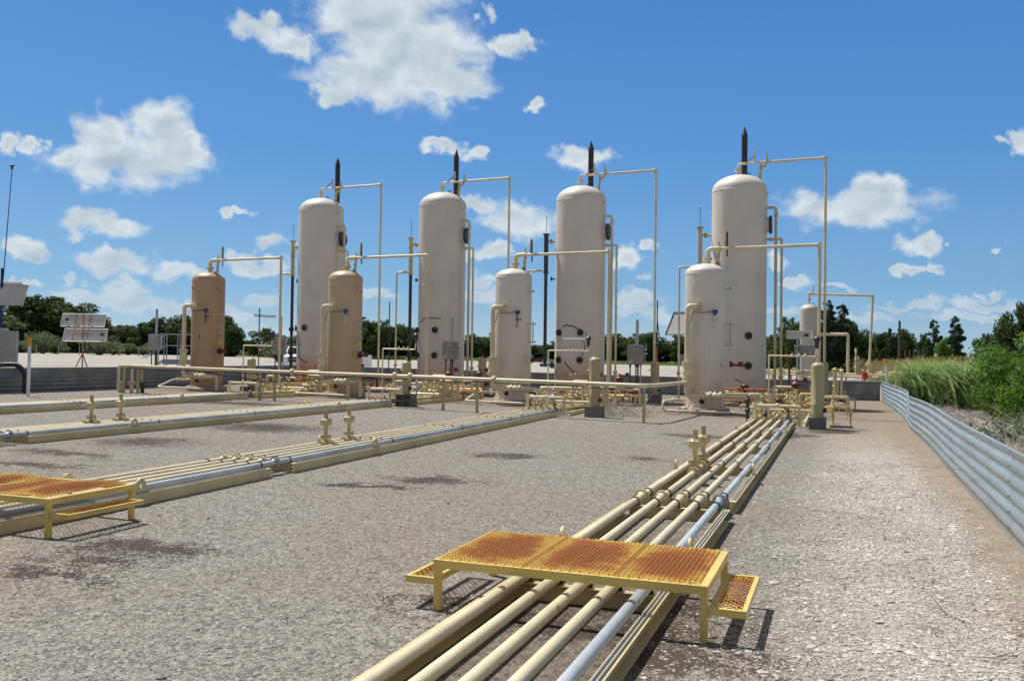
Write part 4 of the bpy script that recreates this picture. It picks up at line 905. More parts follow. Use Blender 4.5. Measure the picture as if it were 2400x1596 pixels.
# ================================================================== ELEVATED PIPELINE
def lerp(a, b, w): return a+(b-a)*w
LPX = [(-25.05,25.9),(-18.6,25.35),(-12.0,25.0),(-5.0,23.75),(-4.75,24.2),(-4.50,28.15)]
t = thing('elevated_pipeline', 'pair of cream pipes on thin posts running across in front of all the vessels', 'pipeline', (-12,25,gz(-12)))
for k, (dy, r_, dz) in enumerate(((0,.055,0),(.16,.045,.0))):
    mb = MB(); P_ = [(x,y+dy,gz(x)+1.0+dz) for x, y in LPX]; a = P_[0]
    P_ = [(a[0]-.05+dy*3,a[1],gz(a[0])+.05),(a[0]-.05+dy*3,a[1],a[2])]+P_[1:]
    if k == 1: P_ = P_[:-1]
    mb.tube(P_, r_, 14, bend=.14); part('pipe', mb, 'cream', t, world=True)
mb = MB(); mb.tube([(-24.3,26.2,gz(-24)+.05),(-24.3,26.2,gz(-24)+.98),(-22.5,26.0,gz(-22.5)+.99)], .05, 12, bend=.14); part('pipe', mb, 'cream_rusty', t, world=True)
for x, y in ((-4.894,23.6),(-10.2,24.72),(-11.4,24.9),(-24.9,25.95),(-24.1,25.8),(-18.4,25.3),(-17.8,25.28),(-14.9,25.15)):
    mb = MB(); mb.box((x-.035,y-.035,gz(x)-.1),(x+.035,y+.035,gz(x)+.94)); mb.box((x-.06,y-.09,gz(x)+.9405),(x+.06,y+.2,gz(x)+.952)); part('support_post', mb, 'tan_pot', t, world=True, smooth=False)
for x in (-13.15,-12.6,-17.1,-9.6):
    mb = MB(); y = lerp(25.35, 25.0, (x+18.6)/6.6) if x < -12 else lerp(25., 23.75, (x+12)/7); mb.flanges((x,y,gz(x)+1.0), (1,-.1,0), .12, .03, .015, 8); part('flange', mb, 'cream', t, world=True)
mb = MB()
for k in range(46):
    x = lerp(-24.5, -5.2, k/45); i_ = next(i for i in range(3) if x <= LPX[i+1][0]); y = lerp(LPX[i_][1], LPX[i_+1][1], (x-LPX[i_][0])/(LPX[i_+1][0]-LPX[i_][0])); mb.V.append((x, y-.05, gz(x)+.94-.05*abs(math.sin(k*.55))))
pts = mb.V; mb = MB(); mb.tube(pts, .012, 6); part('cable', mb, 'black', t, world=True)
mb = MB(); mb.tube([(-22,25.6,gz(-22)+.95),(-20,25.45,gz(-20)+.80),(-17.8,25.2,gz(-18)+.62),(-16,25.15,gz(-16)+.8),(-14.6,25.1,gz(-14)+.95)], .016, 6, bend=1.); part('cable', mb, 'black', t, world=True)
for q in range(3):
    x = -25.1+.42*q; mb = MB(); mb.flanges((x,26.0+.1*q,gz(x)+.36), (0,0,1), .13, .03, .015, 8); mb.cyl((x,26.+.1*q,gz(x)-.05),(x,26.+.1*q,gz(x)+.3), .075, n=12); part('ground_flange', mb, ['cream_rusty','cream_rusty','dark_steel'][q], t, world=True)

# ================================================================== CONTROL BOXES
def cbox(x, y, label, zb=1.50, w=.58, mast=1.0, ped=True, pl=True):
    g = gz(x); t = thing('control_box', label, 'control box', (x, y, g), 0, 'grey control boxes with upright conduits')
    h = .70; mb = MB(); mb.box((-w/2,-.14,zb),(w/2,.14,zb+h)); part('cabinet', mb, 'grey_box', t, smooth=False)
    mb = MB(); mb.box((-w/2-.02,-.17,zb+h+.001),(w/2+.02,.15,zb+h+.03)); mb.box((-w/2+.05,-.1,zb+h+.031),(w/2-.06,.12,zb+h+.07)); part('lid', mb, 'galv', t, smooth=False)
    mb = MB(); mb.box((-w/2+.02,-.146,zb+.02),(w/2-.02,-.1405,zb+h-.02)); dr = part('door', mb, 'grey_box', t, smooth=False)
    mb = MB(); mb.box((-.05,-.16,zb+h-.12),(.02,-.1465,zb+h-.09)); part('latch', mb, 'white', dr, smooth=False)
    if pl: mb = MB(); mb.box((-w/2+.03,-.1495,zb+.04),(-w/2+.22,-.1465,zb+.18)); part('label_plate', mb, 'label_pale', dr, smooth=False)
    mb = MB(); mb.cyl((.06,.0,zb+h+.07),(.06,.0,zb+h+mast), .058, n=16); part('conduit_mast', mb, 'galv', t)
    for q, (dx, m_) in enumerate(((-.2,'black'),(.02,'dark_steel'),(.10,'dark_steel'),(.2,'galv'))):
        mb = MB(); mb.cyl((dx,0,.0 if q in (1,2) else .45),(dx,0,zb-.001), .026 if q != 2 else .034, n=8); mb.cyl((dx,0,zb-.1),(dx,0,zb-.002), .04, n=8); part('pedestal_pipe', mb, m_, t)
    mb = MB(); mb.tube([(w/2,-.02,zb+.55),(w/2+.12,-.04,zb+.58),(w/2+.14,-.04,zb+.75),(w/2+.05,-.04,zb+.82)], .012, 6, bend=.05); mb.ball((w/2+.10,-.05,zb+.56), .045, 8); mb.ball((w/2+.13,-.05,zb+.42), .04, 8); mb.cyl((w/2,-.05,zb+.42),(w/2+.18,-.05,zb+.42), .018, n=6); mb.cyl((w/2+.09,-.05,zb+.1),(w/2+.09,-.05,zb+.42), .012, n=6)
    part('side_tubing', mb, 'chrome', t)
    return t
cbox(-7.25,33.3,'grey control box with tall conduit, left of the rightmost short white vessel')
cbox(-14.95,33.3,'grey control box standing in front of the second tall pale tank', w=.62)
cbox(-23.25,33.3,'grey control box with the white pickup truck showing behind it')
cbox(-30.4,33.6,'grey control box outside the wall, beside grey metal stairs', zb=1.55, mast=1.25, pl=False)

# ================================================================== MARKERS, PANELS, POSTS
def marker(p, lean, h, label):
    t = thing('marker_post', label, 'marker post', p, 0, 'white marker posts with orange caps'); d = Vector(lean)
    a, b, c = Vector((0,0,-.02)), d*(h-.26), d*h
    mb = MB(); mb.cyl(a, b, .052, n=16); part('post', mb, 'white', t)
    mb = MB(); mb.cyl(b, c, .062, n=16); mb.cyl(b-d*.03, b+d*.02, .067, n=16); part('cap', mb, 'orange_cap', t)
marker((-25.0,21.9,gz(-25)), Vector((.01,0,1)).normalized(), 1.95, 'white marker post with orange cap standing before the left wall')
marker((2.15,43.6,0), Vector((-.085,0,1)).normalized(), 1.92, 'leaning white marker post with orange cap at the corner of the right wall')

def solar(label, loc, pan, pole_h, rz=0., back='panel_back', rust=True, tripod=True):
    """pan: list of (x0,x1,z0,z1,tilt) panels seen from the back"""
    t = thing('solar_panel_stand', label, 'solar panel', loc, rz, 'solar panels on poles')
    for x0, x1, z0, z1, tl in pan:
        hz = (z1-z0); mb = MB(); V = []
        for y in (0, .045):
            V += [(x0+tl*0,-tl*hz+y,z0),(x1,-tl*hz+y,z0),(x1-.0,y,z1),(x0,y,z1)]
        mb.add(V, [(0,1,2,3),(7,6,5,4),(0,4,5,1),(1,5,6,2),(2,6,7,3),(3,7,4,0)]); p_ = part('panel', mb, back, t, smooth=False)
        mb = MB(); e = .03
        for a, b in (((x0,z0),(x1,z0)),((x1,z0),(x1,z1)),((x1,z1),(x0,z1)),((x0,z1),(x0,z0))):
            ya = -tl*(z1-a[1]); yb = -tl*(z1-b[1]); mb.cyl((a[0],ya-.005,a[1]),(b[0],yb-.005,b[1]), .025, n=4)
        part('panel_frame', mb, 'white' if back != 'blue_back' else 'black', p_, smooth=False)
        mb = MB(); bx = x0+.28 if z0 > pan[-1][2] or len(pan) == 1 else x1-.45; zc = (z0+z1)/2+.05; mb.cbox((bx+.1,-tl*(z1-zc)-.05,zc), (.22,.06,.16)); part('junction_box', mb, 'black', p_, smooth=False)
    zt = max(p[3] for p in pan); zb = min(p[2] for p in pan); xm = (pan[0][0]+pan[0][1])/2; tl = pan[0][4]
    m_ = 'rusty_pole' if rust else 'galv'
    for dx in (-.55,.45):
        mb = MB(); mb.cyl((xm+dx,-.09,zt-.05),(xm+dx+.05,-tl*(zt-zb)-.09,zb+.05), .035, n=4); part('brace', mb, m_, t)
    mb = MB(); mb.cyl((xm,-.30,0),(xm,-.30,pole_h), .05, n=12); mb.cyl((xm-.3,-.31,zb+.6),(xm+.3,-.31,zb+.58), .018, n=6); part('pole', mb, m_, t)
    if tripod:
        for dx in (-.42,.42):
            mb = MB(); mb.cyl((xm,-.30,1.05),(xm+dx,-.45,0), .045, n=6); part('foot', mb, m_, t)
    return t
dpt = 66.3/2078.
c = G(196,861.5)
solar('rusty pole stand holding two stacked solar panels seen from behind, left of the tan vessels', (c.x,c.y,c.z), [(-1.55,1.55,3.05,4.0,.45),(-1.38,1.68,1.95,2.90,.45)], 4.15, rz=-.05+R(30))
# panel, box and mast at the left edge
e = PY(3, 870, 27.5); e.z = gz(e.x)
t = thing('monitoring_station', 'solar panel, grey cabinet and thin camera mast on a navy pole, at the left edge', 'monitoring station', (e.x, e.y, e.z), R(38))
k_ = (e-Vector((0,0,EYE))).length/F
def zpx(y): return EYE-(y-823.5)*k_-e.z
mb = MB(); mb.cyl((-.06,0,0),(-.06,0,zpx(655)), .055, n=12); part('pole', mb, 'navy', t)
mb = MB(); mb.add([(-.9,-.35,zpx(731)),(.80,-.35,zpx(731)),(.95,.05,zpx(687)),(-.9,.05,zpx(683)),(-.9,-.31,zpx(731)),(.80,-.31,zpx(731)),(.95,.10,zpx(687)),(-.9,.10,zpx(683))], [(0,1,2,3),(7,6,5,4),(0,4,5,1),(1,5,6,2),(2,6,7,3),(3,7,4,0)]); pn = part('panel', mb, 'panel_back', t, smooth=False)
mb = MB(); mb.cyl((.80,-.36,zpx(731)),(.95,.04,zpx(687)), .02, n=4); mb.cyl((-.9,.04,zpx(683)),(.95,.04,zpx(687)), .02, n=4); mb.cbox((.1,.03,zpx(684)), (1.2,.1,.05)); part('panel_frame', mb, 'white', pn, smooth=False)
mb = MB(); mb.box((-1.0,-.25,zpx(846)),(.58,.2,zpx(782))); cb = part('cabinet', mb, 'grey_box', t, smooth=False)
mb = MB(); mb.box((-.9,-.28,zpx(782)+.001),(.2,.2,zpx(777))); mb.box((-.5,-.1,zpx(853)),(.05,.15,zpx(846)-.001)); part('cabinet_lid', mb, 'galv', cb, smooth=False)
mb = MB(); mb.cyl((-.02,.02,zpx(655)-.5),(.20,.06,zpx(452)), .022, .016, n=8); ms = part('camera_mast', mb, 'navy', t)
mb = MB(); mb.cyl((.20,.06,zpx(452)),(.20,.06,zpx(444)), .05, n=12); mb.lathe([(.11,0),(.10,.03),(.04,.07)], (.20,.06,zpx(445)), 14); part('camera', mb, 'dark_steel', ms)
# panel behind the rightmost short vessel
c = G(1600,862); c = PY(1588, 860, 46.); c.z = gz(c.x)
t = thing('solar_panel_stand', 'dark-framed tilted solar panel jutting out left of the rightmost short white vessel', 'solar panel', (c.x,c.y,c.z), 0, 'solar panels on poles')
kk = 47./F; zz = lambda y: EYE-(y-845)*kk-c.z; xx = lambda x: (x-1588)*kk
Vp = [(xx(1562),-.35,zz(787)),(xx(1650),-.35,zz(785)),(xx(1650),.25,zz(735)),(xx(1577),.25,zz(735))]
mb = MB(); mb.add(Vp+[(x,y+.04,z) for x,y,z in Vp], [(0,1,2,3),(7,6,5,4),(0,4,5,1),(1,5,6,2),(2,6,7,3),(3,7,4,0)]); pn = part('panel', mb, 'panel_back', t, smooth=False)
mb = MB()
for a in range(4): mb.cyl(Vp[a], Vp[(a+1)%4], .035, n=4)
part('panel_frame', mb, 'dark_steel', pn, smooth=False)
mb = MB(); mb.cyl((xx(1612),.2,0),(xx(1612),.2,zz(740)), .05, n=10); part('pole', mb, 'galv', t)
mb = MB(); mb.cbox((xx(1596),0,zz(842)), (.35,.2,.5)); part('battery_box', mb, 'grey_box', t, smooth=False)

def vpole(px, y0, y1, Y, label, mat='dark_steel', r=.03, bar=None, low=None):
    a = PY(px, y1, Y); g = gz(a.x); kz = (a-Vector((0,0,EYE))).length; top = PY(px, y0, Y).z-g; bot = max(0., PY(px, y1, Y).z-g) if low else 0.
    t = thing('vent_pole', label, 'pole', (a.x,Y,g), 0, 'thin dark poles among the tanks')
    mb = MB(); mb.cyl((0,0,0),(0,0,top*.52), r, n=8); part('lower_pole', mb, 'rusty_pole' if bar else mat, t)
    mb = MB(); mb.cyl((0,0,top*.52),(0,0,top), r*.95, n=8); up_ = part('upper_pole', mb, mat, t)
    if bar:
        mb = MB(); A, B = (PY(q[0], q[1], Y)-Vector((a.x,Y,g)) for q in bar); d = (B-A); n = 14
        for s_ in (-1, 1): mb.cyl(A+Vector((0,-.05,.045*s_)), B+Vector((0,-.05,.045*s_)), .014, n=4)
        for k in range(n+1): q = A+d*(k/n)+Vector((0,-.05,0)); mb.cyl(q-Vector((0,0,.045)), q+Vector((0,0,.045)), .018, n=4)
        part('perforated_strap', mb, 'black', up_)
vpole(606,722,850,36.5,'thin pole with a perforated crossbar, between the leftmost tan vessel and leftmost tall tank', bar=((598,739),(647,742)))
vpole(911,707,850,40,'thin plain dark pole between the two left tall tanks')
vpole(1539,703,880,40,'thin dark pole with leaning perforated strap, left of the rightmost short vessel', bar=((1541,752),(1546,790)))

# ---- black hose hanging over the left wall
mb = MB(); q = lambda px, py: PY(px, py, 22.4)
X0 = -26.7; hp = [(X0-1.2,22.5,gz(-27)+.75),(X0-.5,22.6,gz(-27)+.98),(X0+.05,22.9,gz(-27)+1.0),(X0+.22,23.05,gz(-27)+.7),(X0+.25,23.05,gz(-27)+.02)]
mb.tube(hp, .085, 14, bend=.25); solo('hose', mb, 'black', 'thick black hose bent over the left corrugated wall', 'hose', loc=hp[-1])

# ---- grey metal stairs beyond the wall
c = PY(418, 850, 46.); g = gz(c.x); k = (c-Vector((0,0,EYE))).length/F
t = thing('metal_stairs', 'grey metal stairs with handrails beyond the wall, behind the leftmost tan vessel', 'stairs', (c.x,46.,g), R(32))
xx = lambda x: (x-418)*k; zz = lambda y: EYE-(y-829.)*k-g
mb = MB(); mb.box((xx(388),-.4,zz(853)),(xx(480),.6,zz(842))); part('deck', mb, 'fence_grey', t, smooth=False)
for x in (390,418,452,480):
    for y_ in (-.38,.58):
        mb = MB(); mb.box((xx(x)-.03,y_-.03,0),(xx(x)+.03,y_+.03,zz(787))); part('post', mb, 'fence_grey', t, smooth=False)
for y_ in (-.44,.64):
    for zt_ in (zz(787),zz(812)):
        mb = MB(); mb.cyl((xx(390),y_,zt_),(xx(480),y_,zt_), .03, n=6); part('rail', mb, 'fence_grey', t)
        mb = MB(); dz = zt_-zz(842); mb.cyl((xx(390),y_,zt_),(xx(345),y_,.1+dz), .03, n=6); part('rail', mb, 'fence_grey', t)
    mb = MB(); mb.cyl((xx(390),y_,zz(842)),(xx(345),y_,.05), .05, n=4); part('stringer', mb, 'fence_grey', t)
for q in range(4): w = (q+.5)/4; mb = MB(); mb.cbox((lerp(xx(345), xx(390), w),.1,lerp(.05, zz(842), w)), (.26,.95,.03)); part('tread', mb, 'fence_grey', t, smooth=False)

# ================================================================== VEHICLES
def pickup(loc, rz, label):
    t = thing('pickup_truck', label, 'truck', loc, rz)           # front faces -Y
    def prof(pts, w, tw=None):                                    # side profile (y,z) extruded across x with a narrower top
        mb = MB(); n = len(pts); zs = [p[1] for p in pts]; z0, z1 = min(zs), max(zs)
        for s_ in (-1, 1): mb.V += [(s_*(w-(0 if tw is None else (w-tw)*(z-z0)/(z1-z0))), y, z) for y, z in pts]
        mb.F = [tuple(range(n)), tuple(reversed(range(n, 2*n)))]+[((i+1)%n, i, n+i, n+(i+1)%n) for i in range(n)]; return mb
    b = part('body', prof([(-2.75,.45),(-2.85,.62),(-2.82,1.05),(-2.65,1.22),(-1.3,1.36),(-1.2,1.36),(2.9,1.36),(2.95,.6),(2.9,.45)], 1.0, .95), 'truck_white', t, ang=25)
    part('cab', prof([(-1.25,1.365),(-.55,1.92),(-.3,1.97),(1.1,1.97),(1.3,1.9),(1.45,1.365)], .93, .76), 'truck_white', t, ang=25)
    mb = MB(); mb.add([(-.82,-1.235,1.40),(.82,-1.235,1.40),(.70,-.60,1.90),(-.70,-.60,1.90)], [(0,1,2,3)]); part('windscreen', mb, 'glass_dark', t, smooth=False)
    for s_ in (-1, 1):
        mb = MB(); mb.add([(s_*.925,-.85,1.42),(s_*.925,1.3,1.42),(s_*.80,1.15,1.85),(s_*.80,-.4,1.85)], [(0,1,2,3)]); part('side_window', mb, 'glass_dark', t, smooth=False)
        mb = MB(); mb.box((s_*.72-.16,-2.86,.88),(s_*.72+.16,-2.82,1.1)); part('headlight', mb, 'chrome', t, smooth=False)
        mb = MB(); mb.cbox((s_*1.12,-.85,1.42), (.2,.1,.26)); part('mirror', mb, 'black', t, smooth=False)
        for y in (-1.85,1.75):
            mb = MB(); mb.cyl((s_*.72,y,.40),(s_*1.0,y,.40), .40, n=24); wl = part('wheel', mb, 'black', t)
            mb = MB(); mb.cyl((s_*1.001,y,.40),(s_*1.012,y,.40), .23, n=18); part('rim', mb, 'chrome', wl)
    mb = MB(); mb.box((-.58,-2.875,.72),(.58,-2.84,1.12)); gr = part('grille', mb, 'black', t, smooth=False)
    mb = MB()
    mb.box((-.56,-2.89,.90),(.56,-2.876,.94)); part('grille_bar', mb, 'chrome', gr, smooth=False)
    mb = MB(); mb.box((-1.0,-3.0,.45),(1.0,-2.87,.66)); part('bumper', mb, 'white', t, smooth=False)
c = G(640,868); pickup((c.x+.6,c.y+2.6,gz(c.x)), R(30), 'white pickup truck facing the yard, behind the leftmost tall tank')
c = PY(852, 872, 60.); g = gz(c.x)
t = thing('service_truck', 'white service truck with a red curved emblem, glimpsed right of the second tan vessel', 'truck', (c.x,60.,g), R(25))
mb = MB(); mb.box((-2.6,-.9,.55),(.55,.9,1.45)); part('cargo_box', mb, 'truck_white', t, smooth=False)
mb = MB(); n = 10; V = []
for k in range(n+1):
    w = k/n; V += [(-.42+.16*w*w*3, -.906, 1.38-.75*w), (-.42+.35*math.sin(math.pi*min(1, w*1.05)*.9)+.12*w, -.906, 1.42-.75*w)]
mb.add(V, [(2*k, 2*k+2, 2*k+3, 2*k+1) for k in range(n)]); part('red_emblem', mb, 'red_paint', t, smooth=False)
for y in (-.75,.75):
    for x in (-2.1,-.2): mb = MB(); mb.cyl((x,y-.12,.38),(x,y+.12,.38), .38, n=20); part('wheel', mb, 'black', t)
mb = MB(); mb.box((-4.3,-.9,.55),(-2.65,.9,1.3)); mb.box((-3.9,-.85,1.301),(-2.7,.85,1.9)); part('cab', mb, 'truck_white', t, smooth=False)

# ================================================================== RIGHT BACKGROUND: FAR VESSEL, PANEL, MANIFOLD
Y5 = 54.; c = PY(1896, 850, Y5); k = (c-Vector((0,0,EYE))).length/F
t = thing('separator_vessel', 'small stained vessel far behind at right, capped by a thin vent pipe', 'vessel', (c.x,Y5,0), 0, 'short vertical separator vessels')
zz = lambda y: EYE-(y-849.)*k; xx = lambda x: (x-1896)*k; r = .53; zt = zz(719)
mb = MB(); mb.lathe([(.50,.15),(.50,.8),(r,.9),(r,zt-.42),(r+.006,zt-.41),(r,zt-.39)]+dome(r,zt-.38,.34), n=40); sh = part('shell', mb, 'tank_5', t, ang=25)
part('lifting_eye', shell_loop((.22,-.05,zt-.08), (0,0,1), .1), 'dark_steel', sh)
mb = MB(); mb.cyl((0,0,zt-.1),(0,0,zz(700)), .05, n=10); mb.flange((0,0,zz(710)), (0,0,1), .12, .05, 6); mb.ball((.02,0,zz(697)), .11, 10); mb.cyl((.2,0,zz(700)),(.2,0,zz(680)), .03, n=8); part('relief_valve', mb, 'cream_rusty', t)
mb = MB(); mb.tube([(.05,0,zz(698)),(xx(1960),.4,zz(699.5)),(xx(2028),.8,zz(701)),(xx(2021),.8,zz(868)),(xx(2021),.8,.9)], .07, 12, bend=.05); mb.flanges((xx(2021),.8,zz(852)), (0,0,1), .2, .06, .02); mb.cyl((xx(2021),.8,1.0),(xx(2021),.8,zz(845)), .11, n=12); part('vent_pipe', mb, 'cream', t)
mb = MB(); mb.tube([(.5,0,zz(787)),(xx(1977),0,zz(787)),(xx(1977),0,.9)], .085, 12, bend=.12); part('outlet_pipe', mb, 'cream', t)
# cabinet and white panel in front of it
Yp = 50.; c = PY(1880, 850, Yp); k2 = (c-Vector((0,0,EYE))).length/F
zz2 = lambda y: EYE-(y-849.)*k2; xx2 = lambda x: (x-1880)*k2
t = thing('solar_panel_stand', 'white solar panel edge-on above a grey cabinet, in front of the far stained vessel', 'solar panel', (c.x,Yp,0), 0, 'solar panels on poles')
mb = MB(); mb.box((xx2(1847),-.5,zz2(798)),(xx2(1895),.1,zz2(782))); p_ = part('panel', mb, 'panel_back', t, smooth=False)
mb = MB(); mb.box((xx2(1846),-.52,zz2(782)+.001),(xx2(1905),.2,zz2(780))); mb.box((xx2(1896),-.4,zz2(796)),(xx2(1904),0,zz2(783))); part('panel_frame', mb, 'white', p_, smooth=False)
mb = MB(); mb.cbox((xx2(1889),-.52,zz2(790)), (.2,.06,.14)); part('junction_box', mb, 'black', p_, smooth=False)
for x in (1870,1875,1879,1883): mb = MB(); mb.cyl((xx2(x),-.1+.0,0),(xx2(x),-.1,zz2(799)), .045 if x == 1870 else .025, n=8); part('post', mb, 'galv', t)
mb = MB(); mb.box((xx2(1863),.0,zz2(838)),(xx2(1874)-.08,.4,zz2(815))); mb.box((xx2(1874)+.0,.05,zz2(838)),(xx2(1912),.35,zz2(814))); cb = part('cabinet', mb, 'grey_box', t, smooth=False)
mb = MB(); mb.box((xx2(1862),-.06,zz2(813.9)),(xx2(1914),.45,zz2(811))); part('cabinet_lid', mb, 'galv', cb, smooth=False)
# long manifold of valves outside the far wall
Ym = 50.; c = PY(2000, 873, Ym); k3 = (c-Vector((0,0,EYE))).length/F
xx3 = lambda x: (x-2000)*k3; zz3 = lambda y: EYE-(y-850.5)*k3
t = thing('outside_manifold', 'long cream valve manifold on supports outside the far corner of the walls', 'pipe manifold', (c.x,Ym,0)); rd = random.Random(5)
for x0, x1, y, dy, r_ in ((1800,2075,873,0,.06),(2050,2175,872,.3,.08),(1945,2050,880,-.25,.055),(1690,1800,876,.2,.05),(1800,1945,869,.4,.05),(1800,1930,878,-.1,.05)):
    mb = MB(); mb.cyl((xx3(x0),dy,zz3(y)),(xx3(x1),dy,zz3(y+(x1-x0)*.014)), r_, n=12); part('pipe', mb, 'cream', t)
for q in range(16):
    x = rd.uniform(1930, 2070) if q < 11 else rd.uniform(1790, 1930); z = zz3(rd.choice([868,873,879])); mb = MB(); mb.valve((xx3(x),rd.uniform(-.2,.3),z), (1,0,0), .075, handle=False); part('valve', mb, rd.choice(['cream','cream_rusty','cream_rusty']), t)
mb = MB(); mb.cyl((xx3(2023),-.35,zz3(885)),(xx3(2023),-.35,zz3(872)), .14, n=16); mb.cyl((xx3(2023),-.3,.1),(xx3(2023),-.3,zz3(885)), .05, n=8); part('red_valve', mb, 'red_paint', t)
for x, y0, m_ in ((2005,818,'cream'),(2010,835,'cream_rusty'),(2164,828,'cream'),(2086,858,'cream_rusty')):
    mb = MB(); mb.cyl((xx3(x),0,.9),(xx3(x),0,zz3(y0)), .045, n=10)
    for q in range(3): mb.ball((xx3(x),0,lerp(1.2,zz3(y0),(q+.6)/3)), .075, 8)
    part('upright_valve', mb, m_, t)
for x in (1960,2087,2097,2150,2040,1985,1830,1870):
    mb = MB(); mb.cyl((xx3(x),0,-.05),(xx3(x),0,zz3(874)), .055, n=10); part('support_post', mb, 'cream_rusty', t)
mb = MB(); mb.tube([(xx3(2026),.1,zz3(855)),(xx3(2037),.1,zz3(855)),(xx3(2037),.1,zz3(866))], .035, 8, bend=.08); part('yellow_pipe', mb, 'yellow', t)
t = thing('pipe_riser', 'two close cream pipes standing at the foot of the far wall, near its corner', 'pipe', (.05,42.5,0))
mb = MB(); mb.cyl((-.19,0,0),(-.19,0,1.4), .075, n=12); mb.ball((-.19,0,1.35), .11, 10); part('pipe', mb, 'cream_rusty', t)
mb = MB(); mb.tube([(-2.0,-.3,.1),(.05,-.3,.1),(.09,0,.15),(.09,0,1.35)], .05, 10, bend=.1); mb.ball((.09,0,1.3), .085, 10); part('pipe', mb, 'cream', t)
# small drip assembly on the ground right of the khaki cylinder
c = G(1978,1003); t = thing('drip_assembly', 'small rusty piping on a low slab, right of the rightmost khaki cylinder', 'piping', (c.x,c.y,0))
mb = MB(); mb.box((-.35,-.06,-.02),(.22,.1,.07)); part('slab', mb, 'concrete', t, smooth=False)
mb = MB(); mb.tube([(-.75,0,.45),(-.28,0,.45),(-.26,0,.08)], .03, 10, bend=.05); mb.ball((-.26,0,.3), .045, 8); part('pipe', mb, 'yellow', t)
mb = MB(); mb.cyl((.16,0,.08),(.16,0,.35), .022, n=8); mb.cyl((.16,0,.30),(.16,0,.52), .045, n=12); part('filter', mb, 'cream_rusty', t)
mb = MB(); mb.tube([(.16,0,.54),(.02,0,.56),(-.1,0,.62),(-.25,0,.60)], .022, 8, bend=.06); mb.tube([(-.2,0,.1),(0,0,.12),(.1,0,.3),(.06,0,.45)], .012, 6, bend=.1); part('tubing', mb, 'cream_rusty', t)

# ---- fence posts and utility pole
def fpost(px, yt, Y, label, mat='wood', r=.05, grp='dark fence posts right of the marker post'):
    a = PY(px, 850, Y); g = gz(a.x); mb = MB(); mb.tube([(a.x,Y,g-.1),(a.x+.02,Y,(g+PY(px, yt, Y).z)/2),(a.x,Y,PY(px, yt, Y).z)], r, 8)
    solo('fence_post', mb, mat, label, 'post', grp, loc=(a.x,Y,g))
for i, x in enumerate((2122,2132,2142,2155,2164)): fpost(x, [820,820,818,819,810][i], 60.+i*1.5, 'dark wooden fence post in the row right of the leaning marker post')
def farpost(px, yt): 
    b = G(px, 832-.0*px if px > 300 else 826.+(px/300)*3); s_ = min(1., 150./b.length); b = b*s_; g = gz(b.x); h = 1.5
    mb = MB(); mb.cyl((b.x,b.y,g-.05),(b.x,b.y,g+h), .05, n=6); solo('fence_post', mb, 'galv', 'thin pale fence post along the foot of the far left trees', 'post', 'thin pale posts along the far left trees', loc=(b.x,b.y,g))
for x in (85,137,186,281,325): farpost(x, 818)
a = PY(2108, 850, 75.); t = thing('utility_pole', 'bare wooden utility pole rising among the right-hand trees', 'utility pole', (a.x,75.,0)); mb = MB(); mb.cyl((0,0,-.1),(0,0,PY(2108,752,75.).z), .13, .09, n=10); part('pole', mb, 'wood', t)
mb = MB(); mb.cyl((-.02,-.1,3.0),(-.02,-.1,3.9), .03, n=6); part('conduit', mb, 'dark_steel', t)

# ================================================================== VEGETATION
import numpy as np
def leaves(rs, lumps, n, size, flat=.5, tone=(0,1), droop=0.):
    """lumps: (x,y,z,rx,ry,rz) ; scattered small leaf faces near each lump's skin"""
    tot = sum((l[3]*l[4]*l[5])**(2/3) for l in lumps); V = []; T = []
    for l in lumps:
        m = max(6, int(n*((l[3]*l[4]*l[5])**(2/3))/tot)); d = rs.normal(size=(m, 3)); d /= np.linalg.norm(d, axis=1)[:, None]
        rr = rs.uniform(.35, 1.08, m)**.6; c = np.array(l[:3])+d*rr[:, None]*np.array(l[3:6])
        nrm = d*.6+rs.normal(size=(m, 3))*.7+np.array([0,0,.25]); nrm /= np.linalg.norm(nrm, axis=1)[:, None]
        a = np.cross(nrm, rs.normal(size=(m, 3))); a /= np.linalg.norm(a, axis=1)[:, None]; b = np.cross(nrm, a)
        s_ = size*rs.uniform(.55, 1.5, m)[:, None]
        q = np.stack([c-a*s_, c-b*s_*flat+a*s_*.15, c+a*s_-np.array([0,0,droop])*s_, c+b*s_*flat+a*s_*.1], 1); V.append(q.reshape(-1, 3))
        T.append(np.clip(rs.normal(.45, .25, m), 0, 1))
    V = np.concatenate(V); mb = MB(); mb.V = V.tolist(); k = len(V)//4; mb.F = [(4*i, 4*i+1, 4*i+2, 4*i+3) for i in range(k)]; mb.T = np.concatenate(T).tolist(); return mb
def oak(seed, n=7500, leaf=.27, low=-.04):
    rs = np.random.RandomState(seed); L = []
    for k in range(34):
        z = rs.uniform(low+.1, .86); w = .46*math.sqrt(max(.05, 1-((z-.42)/.56)**2)); a = rs.uniform(0, 6.28); q = rs.uniform(.25, 1.)*w
        s_ = rs.uniform(.11, .19); L.append((q*math.cos(a), q*math.sin(a), z, s_, s_, s_*rs.uniform(.6, .9)))
    for k in range(6): s_ = rs.uniform(.04, .08); a = rs.uniform(0, 6.28); q = rs.uniform(0, .22); L.append((q*math.cos(a), q*math.sin(a), rs.uniform(.82, .97), s_, s_, s_))
    return [(x*10, y*10, z*10, a*10, b*10, c*10) for x, y, z, a, b, c in L], rs, n, leaf
